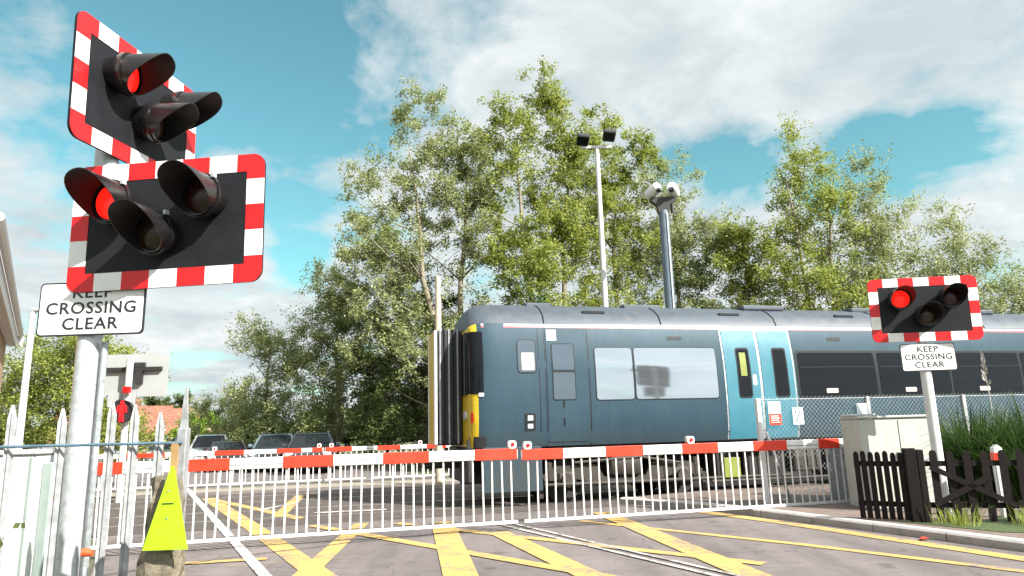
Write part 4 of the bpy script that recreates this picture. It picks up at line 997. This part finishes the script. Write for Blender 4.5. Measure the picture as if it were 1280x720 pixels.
# ------------------------------------------------------------------ cars
def carmat(name, c): 
    m, nt, b = mat(name); b.inputs['Base Color'].default_value = (*c, 1); b.inputs['Metallic'].default_value = .4; b.inputs['Roughness'].default_value = .3
    b.inputs['Coat Weight'].default_value = 1.; b.inputs['Coat Roughness'].default_value = .05
    n = noise(nt, 3, 5, .6); k = ramp(nt, n.outputs[0], [(.3, .85), (.7, 1.1)]).outputs[0]; lk(nt, mixc(nt, 1., c, k, 'MULTIPLY'), b.inputs['Base Color']); return m
def make_car(loc, rz, c, label, h=1.5, w_=1.8, L=4.4, suv=0.):
    """front faces local -y"""
    r = empty('parked_car', loc, rz, label, 'car', 'cars waiting beyond the far barrier')
    m = carmat('car_paint', c); b = MB()
    hb = .62+.28*(h/1.5)+suv*.05
    # lower body stations along y: (y, halfwidth, zbottom, ztop)
    st = [(-L/2, .72, .38, hb-.22), (-L/2+.12, .84, .28, hb-.14), (-L/2+.5, .9, .24, hb-.08), (-L/2+1.2, .9, .22, hb), (L/2-.9, .9, .22, hb+.02), (L/2-.15, .87, .28, hb), (L/2, .78, .4, hb-.06)]
    vs = []; fs = []
    for y, hw, zb, zt in st:
        hw *= w_/1.8
        ring = [(-hw*.92, zb), (-hw, zb+.14), (-hw, zt-.16), (-hw*.95, zt-.03), (-hw*.8, zt), (hw*.8, zt), (hw*.95, zt-.03), (hw, zt-.16), (hw, zb+.14), (hw*.92, zb)]
        vs += [(x, y, z) for x, z in ring]
    k = 10
    for i in range(len(st)-1):
        for j in range(k): fs.append((i*k+j, i*k+(j+1) % k, (i+1)*k+(j+1) % k, (i+1)*k+j))
    fs += [tuple(range(k)), tuple(range((len(st)-1)*k, len(st)*k))]
    b.add(vs, fs); body_ = b.build('body', m, r, smooth=1)
    # cabin
    ya, yb_, yc, yd = -L/2+1.15, -L/2+1.95, L/2-.75-.1*suv, L/2-.35
    if not suv: yc = L/2-1.1; yd = L/2-.45
    wb_, wt = .8*w_/1.8, .62*w_/1.8
    vs = [(-wb_, ya, hb-.01), (wb_, ya, hb-.01), (wb_, yd, hb-.01), (-wb_, yd, hb-.01), (-wt, yb_, h-.05), (wt, yb_, h-.05), (wt, yc, h-.05), (-wt, yc, h-.05)]
    b = MB(); b.add(vs, [(0, 1, 5, 4), (1, 2, 6, 5), (2, 3, 7, 6), (3, 0, 4, 7)]); b.build('windows', M['carglass'], r)
    b = MB(); b.add([(-wt-.01, yb_-.05, h-.06), (wt+.01, yb_-.05, h-.06), (wt+.01, yc+.05, h-.06), (-wt-.01, yc+.05, h-.06), (-wt*.88, yb_+.15, h), (wt*.88, yb_+.15, h), (wt*.88, yc-.1, h), (-wt*.88, yc-.1, h)], [(0, 1, 2, 3), (4, 5, 6, 7), (0, 1, 5, 4), (1, 2, 6, 5), (2, 3, 7, 6), (3, 0, 4, 7)])
    b.build('roof', m, r)
    ym = (yb_+yc)/2
    for pa, pb in [(vs[0], vs[4]), (vs[1], vs[5]), (vs[2], vs[6]), (vs[3], vs[7])]+[((s*wb_, ym, hb), (s*wt, ym, h-.05)) for s in (-1, 1)]:
        b = MB(); b.tube([pa, pb], .04, 6); b.build('pillar', m, r)
    for s in (-1, 1):
        b = MB(); b.box(s*.98*w_/1.8-.09, s*.98*w_/1.8+.09, ya+.45, ya+.6, hb+.02, hb+.16, 0, None, .03); b.build('wing_mirror', m, r)
        b = MB(); b.box(s*.68-.16, s*.68+.16, -L/2+.0, -L/2+.16, hb-.30, hb-.14, 0, None, .04); b.build('headlight', M['headlamp'], r)
        if suv: b = MB(); b.tube([(s*(wt-.04), yb_+.2, h+.0), (s*(wt-.04), yb_+.3, h+.05), (s*(wt-.04), yc-.3, h+.05), (s*(wt-.04), yc-.2, h)], .018, 6); b.build('roof_rail', M['alloy'], r)
        for y in (-L/2+.85, L/2-.85):
            b = MB(); b.tube([(s*.72, y, .32), (s*.92, y, .32)], .32, 20); wh = b.build('wheel', M['tyre'], r, smooth=1)
            b = MB(); b.tube([(s*.90, y, .32), (s*.93, y, .32)], .2, 14); b.build('rim', M['alloy'], wh)
    b = MB(); b.box(-.5, .5, -L/2-.02, -L/2+.1, hb-.38, hb-.22); b.build('grille', M['tyre'], r)
    b = MB(); b.box(-.26, .26, -L/2-.035, -L/2-.021, .42, .53); b.build('number_plate', M['plate'], r)
    return r
# far queue, seen from the front above the booms
make_car((-8.15, 28.3, 0), radians(12), (.045, .055, .07), 'dark blue estate car with roof rails, nearest in the queue, close by the trees', 1.50, 1.85, 4.5, 1.)
make_car((-10.25, 30.2, 0), radians(14), (.16, .24, .27), 'pale blue grey car just behind the dark estate car', 1.50, 1.8, 4.4, 1.)
make_car((-12.7, 31.2, 0), radians(24), (.05, .03, .035), 'low maroon hatchback between the silver car and the blue grey car', 1.24, 1.7, 3.9)
make_car((-15.2, 35.2, 0), radians(20), (.62, .65, .66), 'silver people carrier with pale roof just right of the tall spiked end post', 1.55, 1.85, 4.6, 1.)
make_car((-18.8, 38, 0), radians(22), (.12, .16, .19), 'dark grey car just left of the spiked end post', 1.45, 1.8, 4.4)
make_car((-23.2, 42, 0), radians(22), (.35, .38, .40), 'grey saloon farthest to the left behind the spiked fence', 1.4, 1.8, 4.5)

# ------------------------------------------------------------------ vegetation
def leaf_mesh(name, P, sizes, m, parent, rng, asp=.5, up=.5, kind=None, droop=0.):
    n = len(P)
    nrm = rng.normal(size=(n, 3)); nrm[:, 2] = np.abs(nrm[:, 2])+up; nrm /= np.linalg.norm(nrm, axis=1)[:, None]
    t = rng.normal(size=(n, 3)); t[:, 2] -= droop; t -= nrm*(t*nrm).sum(1)[:, None]; t /= np.linalg.norm(t, axis=1)[:, None]
    bt = np.cross(nrm, t); s = sizes[:, None]
    v = np.empty((n, 4, 3)); fold = nrm*s*.12
    v[:, 0] = P-t*s*.5; v[:, 1] = P+bt*s*asp*.5+fold; v[:, 2] = P+t*s*.5; v[:, 3] = P-bt*s*asp*.5+fold
    me = bpy.data.meshes.new(name); me.vertices.add(4*n); me.vertices.foreach_set('co', v.reshape(-1).astype('f'))
    me.loops.add(4*n); me.loops.foreach_set('vertex_index', np.arange(4*n, dtype='i'))
    me.polygons.add(n); me.polygons.foreach_set('loop_start', np.arange(0, 4*n, 4, dtype='i')); 
    me.update(calc_edges=True); me.materials.append(m)
    o = bpy.data.objects.new(name, me); COL.objects.link(o); o.parent = parent
    return o
def make_tree(label, base, blobs, nleaf, m, seed, leaf=.13, cat='tree', group=None, name='tree', trunk_h=None, tr_r=.16, nclump=None, spread=.46, stems=1, asp=.5, droop=0., bark='bark', low=False):
    """blobs: (dx, dy, z, rx, ry, rz) ellipsoids the twigs end in, relative to the base"""
    rng = np.random.default_rng(seed); nleaf = int(nleaf*1.9); blobs = [(x_, y_, z_, a_*1.12, b_*1.1, c_*1.06) for x_, y_, z_, a_, b_, c_ in blobs]
    r = empty(name, (base[0], base[1], 0), 0, label, cat, group)
    bl = np.array(blobs, float); vol = bl[:, 3]*bl[:, 4]*bl[:, 5]; area = vol**(2/3.); pr = area/area.sum()
    nc = int((nclump or 0)*1.25) or max(30, nleaf//90)
    # clump centres, biased outwards with an uneven surface
    idx = rng.choice(len(bl), nc, p=pr); d = rng.normal(size=(nc, 3)); d /= np.linalg.norm(d, axis=1)[:, None]
    rad = rng.random(nc)**.42*(1+.16*rng.normal(size=nc)); 
    C = bl[idx, :3]+d*rad[:, None]*bl[idx, 3:6]
    C[:, 2] = np.maximum(C[:, 2], .25)
    # leaves strung along short twigs in each clump
    per = rng.multinomial(nleaf, rng.dirichlet(np.ones(nc)*1.6)); ci = np.repeat(np.arange(nc), per)
    tw = 5; tdir = rng.normal(size=(nc, tw, 3)); tdir[:, :, 2] += .35-droop; tdir /= np.linalg.norm(tdir, axis=2)[:, :, None]; tl = spread*(.6+rng.random((nc, tw))*1.1)
    ti = rng.integers(0, tw, len(ci)); q = rng.random(len(ci))**.7
    P = C[ci]+tdir[ci, ti]*(tl[ci, ti]*q)[:, None]+rng.normal(size=(len(ci), 3))*spread*.22
    P[:, 2] = np.maximum(P[:, 2], .05)
    sizes = leaf*.80*(.6+.8*rng.random(len(P)))
    leaf_mesh('crown', P, sizes, m, r, rng, asp=asp, droop=droop)
    # trunk and limbs
    b = MB(); zmax = max(bl[:, 2]+bl[:, 5]); th = trunk_h or zmax*.8
    nodes = []
    for s in range(stems):
        a = 2*pi*s/stems+.6; ln = .0 if stems == 1 else .06*zmax
        pts = []; rads = []
        cxy = bl[:, :2].mean(0)
        for k in range(8):
            t = k/7; pts.append((ln*cos(a)*t*1.5+cxy[0]*t*.5+(rng.normal()*.06*zmax/14), ln*sin(a)*t+cxy[1]*t*.5, th*t)); rads.append(tr_r*(1-t)**.8+.02)
        b.tube(pts, rads, 8); nodes += [(Vector(p), rd) for p, rd in zip(pts, rads)]
    if not low:
        order = rng.permutation(nc)[:min(nc, 90)]
        for i in order:
            c = Vector(C[i]); 
            cand = [(abs((c.z-p.z)-.45*((c.xy-p.xy).length)-.3)+.3*(c-p).length, p, rd) for p, rd in nodes if p.z < c.z]
            if not cand: continue
            _, p, rd = min(cand, key=lambda q_: q_[0]); mid = p.lerp(c, .55)+Vector((rng.normal()*.12, rng.normal()*.12, -.04*(c-p).length))
            r0 = min(rd*.55, .02+.011*(c-p).length)
            b.tube([p, mid, c], [r0, r0*.6, .008], 5)
            nodes.append((mid, r0*.6))
    b.build('trunk', M[bark], r, smooth=2)
    return r
TG = 'tall loose leaved trees behind the train'
LB = M['leaf_birch']; LW = M['leaf_willow']; LD = M['leaf_dark']
make_tree('tallest broad tree with silvery leaves and pale limbs, left of the floodlight mast', (-2.6, 28.5),
    [(-1.0, 0, 14.8, 1.2, 1.3, 1.9), (-1.0, 0, 12.0, 2.0, 1.8, 2.2), (-3.6, 0, 11.6, .9, 1.2, 1.8), (-3.4, -.5, 9.0, 1.4, 1.6, 1.8), (-1.6, 0, 8.8, 2.1, 2, 2.1), (.5, 0, 13.6, 1.1, 1.2, 1.6), (1.5, 0, 12.6, .9, 1, 1.8), (1.6, 0, 9.6, 1.0, 1.2, 1.8), (-3.2, 0, 6.2, 2.0, 2, 1.9), (-.6, -1, 5.2, 2.4, 2, 2.0), (.9, 0, 11.0, 1.2, 1.6, 2.2)], 30000, LW, 1, .155, group=TG, stems=2, tr_r=.17, nclump=300)
make_tree('bright green tall tree in the middle of the group, above the train cab', (1.6, 29),
    [(-.9, 0, 15.0, 1.3, 1.3, 1.7), (.0, 0, 12.4, 1.9, 1.7, 2.3), (.5, 0, 16.0, .7, .8, 1.2), (1.4, 0, 13.4, 1.0, 1.2, 1.6), (-2.3, 0, 14.2, .8, 1, 1.5), (-2.3, 0, 11.4, .8, 1, 1.6), (-.4, 0, 9.4, 2.4, 2, 2.2), (1.1, 0, 9.9, 1.4, 1.6, 2.0), (0, -1, 6.4, 2.6, 2, 1.9), (-1.0, -2.0, 7.6, 1.6, 1.3, 1.4)], 30000, LB, 2, .16, group=TG, stems=2, tr_r=.16, nclump=290)
make_tree('tall green tree directly behind the slim floodlight mast', (4.6, 30),
    [(-.3, 0, 14.3, 1.1, 1.2, 1.6), (.8, 0, 12.4, 1.5, 1.4, 1.8), (1.7, 0, 12.6, .9, 1, 1.5), (-1.2, 0, 13.2, .9, 1, 1.4), (-.8, 0, 11.2, 1.6, 1.5, 1.9), (.5, 0, 9.0, 2.0, 1.8, 1.8), (-.4, 0, 6.6, 2.2, 2, 1.7), (.4, -1, 4.8, 2.2, 2, 1.4)], 22000, LB, 3, .155, group=TG, tr_r=.15, nclump=230)
make_tree('airy tree with grey green top behind the slate camera mast', (7.2, 30),
    [(-.2, 0, 12.5, 1.3, 1.2, 1.6), (.3, 0, 10.2, 1.4, 1.5, 1.7), (-.6, 0, 8.6, 1.8, 1.7, 1.6), (1.4, 0, 8.2, 1.6, 1.5, 1.5), (.4, 0, 6.0, 2.4, 2, 1.7), (2.2, 0, 9.6, .9, 1, 1.1)], 19000, LW, 4, .15, group=TG, tr_r=.13, nclump=220)
make_tree('lower green tree filling the gap right of the slate camera mast', (9.9, 28.5),
    [(0, 0, 7.2, 1.6, 1.5, 1.7), (.3, 0, 5.2, 2.0, 1.6, 1.6), (-.4, 0, 8.9, .9, 1, 1.2)], 11000, LB, 5, .145, group=TG, tr_r=.1, nclump=120)
make_tree('slender pointed tree with a pale forked trunk, tallest right of the masts', (12.3, 27),
    [(-.2, 0, 12.2, .8, .9, 1.5), (-.2, 0, 10.4, 1.4, 1.2, 1.5), (.3, 0, 8.8, 1.5, 1.4, 1.6), (-1.6, 0, 8.6, 1.1, 1.1, 1.4), (-.9, 0, 6.6, 1.7, 1.5, 1.6), (.9, 0, 6.2, 1.3, 1.4, 1.4), (0, 0, 4.6, 2.0, 1.5, 1.1)], 21000, LB, 6, .14, group=TG, tr_r=.13, nclump=240, stems=2)
make_tree('rounded open tree second from the right behind the train', (15.2, 27.5),
    [(-.6, 0, 11.0, 1.0, 1, 1.3), (-.9, 0, 9.0, 1.3, 1.2, 1.4), (.6, 0, 9.2, 1.1, 1.1, 1.4), (.2, 0, 7.4, 1.6, 1.4, 1.3), (-.8, 0, 5.8, 1.6, 1.4, 1.3), (.9, 0, 5.4, 1.5, 1.4, 1.2)], 15000, LW, 7, .135, group=TG, tr_r=.11, nclump=230)
make_tree('sparse spreading tree farthest right behind the small signal board', (18.3, 27.5),
    [(-.3, 0, 8.9, .9, 1, .9), (.9, 0, 7.8, 1.3, 1.1, .8), (-1.0, 0, 7.2, 1.1, 1, 1.0), (1.9, 0, 6.6, 1.2, 1, .7), (0, 0, 5.8, 2.0, 1.4, .9), (2.6, 0, 5.2, 1.4, 1.2, .7), (0, 0, 4.4, 2.8, 1.5, .9)], 13000, LW, 8, .135, group=TG, tr_r=.1, nclump=210)
make_tree('vivid dark green bushy tree peeping over the train roof beside the cab', (.9, 24.5),
    [(0, 0, 5.0, 1.5, 1.2, 1.0), (-1.0, 0, 4.2, 1.3, 1.2, 1.2), (1.0, 0, 4.3, 1.0, 1, .9), (-2.0, .5, 3.4, 1.0, 1, 1.2)], 11000, M['leaf_conifer'], 9, .15, name='tree', tr_r=.1, nclump=90)
make_tree('dark shady tree just left of the train end, behind the pale pole', (-3.9, 30),
    [(0, 0, 6.6, 2.0, 1.6, 1.8), (-1.8, 0, 4.6, 2.0, 1.6, 1.8), (1.4, 0, 4.2, 2.2, 1.7, 2.2), (-.4, -.6, 2.2, 3.0, 1.6, 2.0), (2.4, 0, 2.0, 2.0, 1.5, 1.8)], 26000, LD, 10, .16, tr_r=.18, nclump=230)
make_tree('olive tree with a leaning pale limb behind the nearest cars', (-8.0, 31.5),
    [(-.3, 0, 7.8, 1.5, 1.3, 1.5), (1.2, 0, 6.4, 1.7, 1.4, 1.7), (-1.3, 0, 5.8, 1.4, 1.3, 1.3), (0, 0, 4.0, 2.4, 1.6, 1.8), (-.4, 0, 2.0, 2.7, 1.4, 1.7)], 20000, LW, 11, .145, tr_r=.12, nclump=220)
make_tree('low feathery tree at the left end of the tree line', (-11.8, 33),
    [(-.5, 0, 6.0, 1.1, 1, 1.0), (.6, 0, 5.2, 1.4, 1.1, 1.1), (0, 0, 3.6, 1.9, 1.3, 1.3), (.4, 0, 1.8, 2.4, 1.4, 1.5)], 14000, LW, 12, .14, tr_r=.1, nclump=170)
make_tree('pale green shrub between the low feathery tree and the lime bush', (-15.6, 38),
    [(0, 0, 2.2, 2.3, 1.3, 1.6), (1.6, 0, 2.8, 1.5, 1.2, 1.6)], 8000, LW, 13, .15, cat='shrub', name='shrub', low=True, nclump=80)
make_tree('bright lime green bush beside the distant red roofs', (-22.3, 50),
    [(0, 0, 1.9, 1.3, 1.2, 1.4), (-.8, 0, 1.4, 1.0, 1, 1.2)], 4500, M['leaf_lime'], 14, .2, cat='shrub', name='shrub', low=True, nclump=50)
make_tree('dark round tree behind the distant red roofs', (-36.5, 72),
    [(0, 0, 4.6, 2.6, 2, 2.2), (1.6, 0, 3.6, 2.0, 2, 2), (-1.5, 0, 3, 2, 2, 2)], 9000, LD, 15, .26, nclump=80)
make_tree('bushy green tree standing between the house and the tall signal post', (-14.6, 22.5),
    [(.3, 0, 4.0, 1.5, 1.2, 1.0), (1.5, 0, 3.6, 1.2, 1.2, .9), (-1.2, 0, 3.3, 1.3, 1.2, 1.2), (0, 0, 2.2, 2.3, 1.4, 1.3), (1.8, 0, 1.8, 1.6, 1.2, 1.4)], 20000, LB, 16, .12, tr_r=.1, nclump=200)
HG = 'row of trees along the far railway hedge'
k = 0
for (x, y, z, lab, m_) in ((22.5, 28.5, 4.6, 'dark hedge tree rising above the train roof at the right edge', LD), (2.2, 33.5, 6.5, 'dark backing tree behind the bright middle tree', LD), (8.6, 34, 5.6, 'dark backing tree seen between the two masts', LD), (14.6, 33, 5.2, 'dark backing tree behind the pointed and rounded trees', LD),
                        (-6.5, 36, 5.4, 'dark backing tree behind the olive tree', LD)):
    make_tree(lab, (x, y), [(0, 0, z*.55, 2.8, 1.6, z*.42), (-1.5, 0, z*.4, 2.4, 1.5, z*.36), (1.6, 0, z*.45, 2.3, 1.5, z*.38)], 8500, m_, 20+k, .2, group=HG, nclump=80, tr_r=.12); k += 1
b = MB()
def belt():
    rng = np.random.default_rng(77); n = 26000
    x = rng.uniform(-75, 70, n); y = 95+rng.uniform(-3, 3, n)+.0*x; z = rng.random(n)**.8*(4.0+1.1*np.sin(x*.23)+.7*np.sin(x*.71+1)); P = np.stack([x, y, z], 1)
    o = leaf_mesh('woodland', P, .9*(.5+rng.random(n)), LD, None, rng, .7)
    tag(o, 'far off belt of woodland along the horizon', 'woodland', kind='stuff')
belt()

# clump of long bladed grass with plumes, right
def grass_clump(base, n, hgt, seed, label, name='ornamental_grass', sp=.35, wd=.012, m='leaf_grass', cat='plant', rad=.25, group=None):
    rng = random.Random(seed); r = empty(name, (base[0], base[1], base[2]), 0, label, cat, group); b = MB()
    for i in range(n):
        a = rng.uniform(0, 2*pi); q = rng.random()**.5*rad; h = hgt*rng.uniform(.55, 1.08); l = sp*rng.uniform(.2, 1.6); a2 = a+rng.uniform(-.6, .6)
        p = Vector((cos(a)*q, sin(a)*q, 0)); dr = Vector((cos(a2), sin(a2), 0)); sd_ = Vector((-dr.y, dr.x, 0)); vs = []
        for j in range(6):
            t = j/5; c = p+dr*(l*h*(t**1.9))+Vector((0, 0, h*(t-.30*l*t**3))); wv = wd*(1-t**2)*1.0+.0015
            vs += [c-sd_*wv, c+sd_*wv]
        b.add(vs, [(2*j, 2*j+1, 2*j+3, 2*j+2) for j in range(5)])
    b.build('blades', M[m], r)
    return r
for i, (x, y, h, lab) in enumerate(((7.75, 12.1, 1.75, 'tall arching grass clump beside the white signal post'), (8.75, 11.9, 1.85, 'tall grass clump at the right frame edge'), (8.15, 11.4, 1.45, 'shorter grass clump in the middle, in front of the taller two'))):
    g = grass_clump((x, y, .05), 1100, h, 40+i, lab, sp=.62, group='long grass clumps by the railway', rad=.45, wd=.013)
    if i == 0:
        b = MB(); rng = random.Random(3)
        b.tube([(.45, 0, .3), (.43, 0, 1.9), (.42, 0, 2.1)], .008, 5)
        for k in range(90):
            t = rng.random(); z = 1.92+t*.62; rr_ = .06*(1-t)*1.2+.008; a = rng.uniform(0, 2*pi)
            b.add([(.42, 0, z), (.42+cos(a)*rr_, sin(a)*rr_, z+.09), (.42+cos(a+.5)*rr_*.8, sin(a+.5)*rr_*.8, z+.05)], [(0, 1, 2)])
        b.build('plume', M['headcream'], g)
# small weeds at fence feet, left and right
for i, (x, y, h, lab, n) in enumerate(((-2.75, 4.75, .6, 'weeds growing between the tall signal post and the concrete post', 220), (-2.2, 4.1, .5, 'low weeds at the foot of the concrete post', 140), (5.75, 9.5, .28, 'small tuft of grass under the picket gate', 90), (6.6, 9.25, .25, 'small tuft of grass at the right of the picket gate', 90))):
    grass_clump((x, y, .0 if x < 0 else ZP), n, h, 60+i, lab, 'weed', .5, .009 if x < 0 else .006, 'leaf_birch', 'weed', .16 if x < 0 else .3)
# thorny bramble in front of the white cabinet
br = empty('bramble', (-3.42, 4.1, 0), 0, 'thin bare bramble stems with a few dark leaves in front of the white cabinet', 'plant')
b = MB(); lf = MB(); rng = random.Random(12)
for s in range(5):
    p = Vector((rng.uniform(-.2, .1), rng.uniform(-.05, .05), .1)); pts = [p]; ang = rng.uniform(-.3, .6)
    for k in range(9): p = p+Vector((sin(ang)*.13, rng.uniform(-.02, .02), cos(ang)*.13)); ang += rng.uniform(-.12, .22); pts.append(p)
    b.tube(pts, [.006-.0005*i for i in range(10)], 5)
    for p in pts[3:]:
        for q in range(2):
            a = rng.uniform(0, 2*pi); d = Vector((cos(a), -.3, sin(a)))*.045; e = Vector((-sin(a), 0, cos(a)))*.018
            lf.add([p, p+d*.5+e, p+d, p+d*.5-e], [(0, 1, 2, 3)])
b.build('stem', M['stem'], br); lf.build('leaves', M['leaf_dark'], br)

# ------------------------------------------------------------------ render settings
sc.view_settings.view_transform = 'Standard'; sc.view_settings.look = 'None'; sc.view_settings.gamma = 1
sc.view_settings.use_curve_mapping = False; sc.view_settings.exposure = 1.3
sc.cycles.max_bounces = 5; sc.cycles.diffuse_bounces = 2; sc.cycles.glossy_bounces = 3; sc.cycles.transmission_bounces = 2; sc.cycles.caustics_reflective = False; sc.cycles.caustics_refractive = False
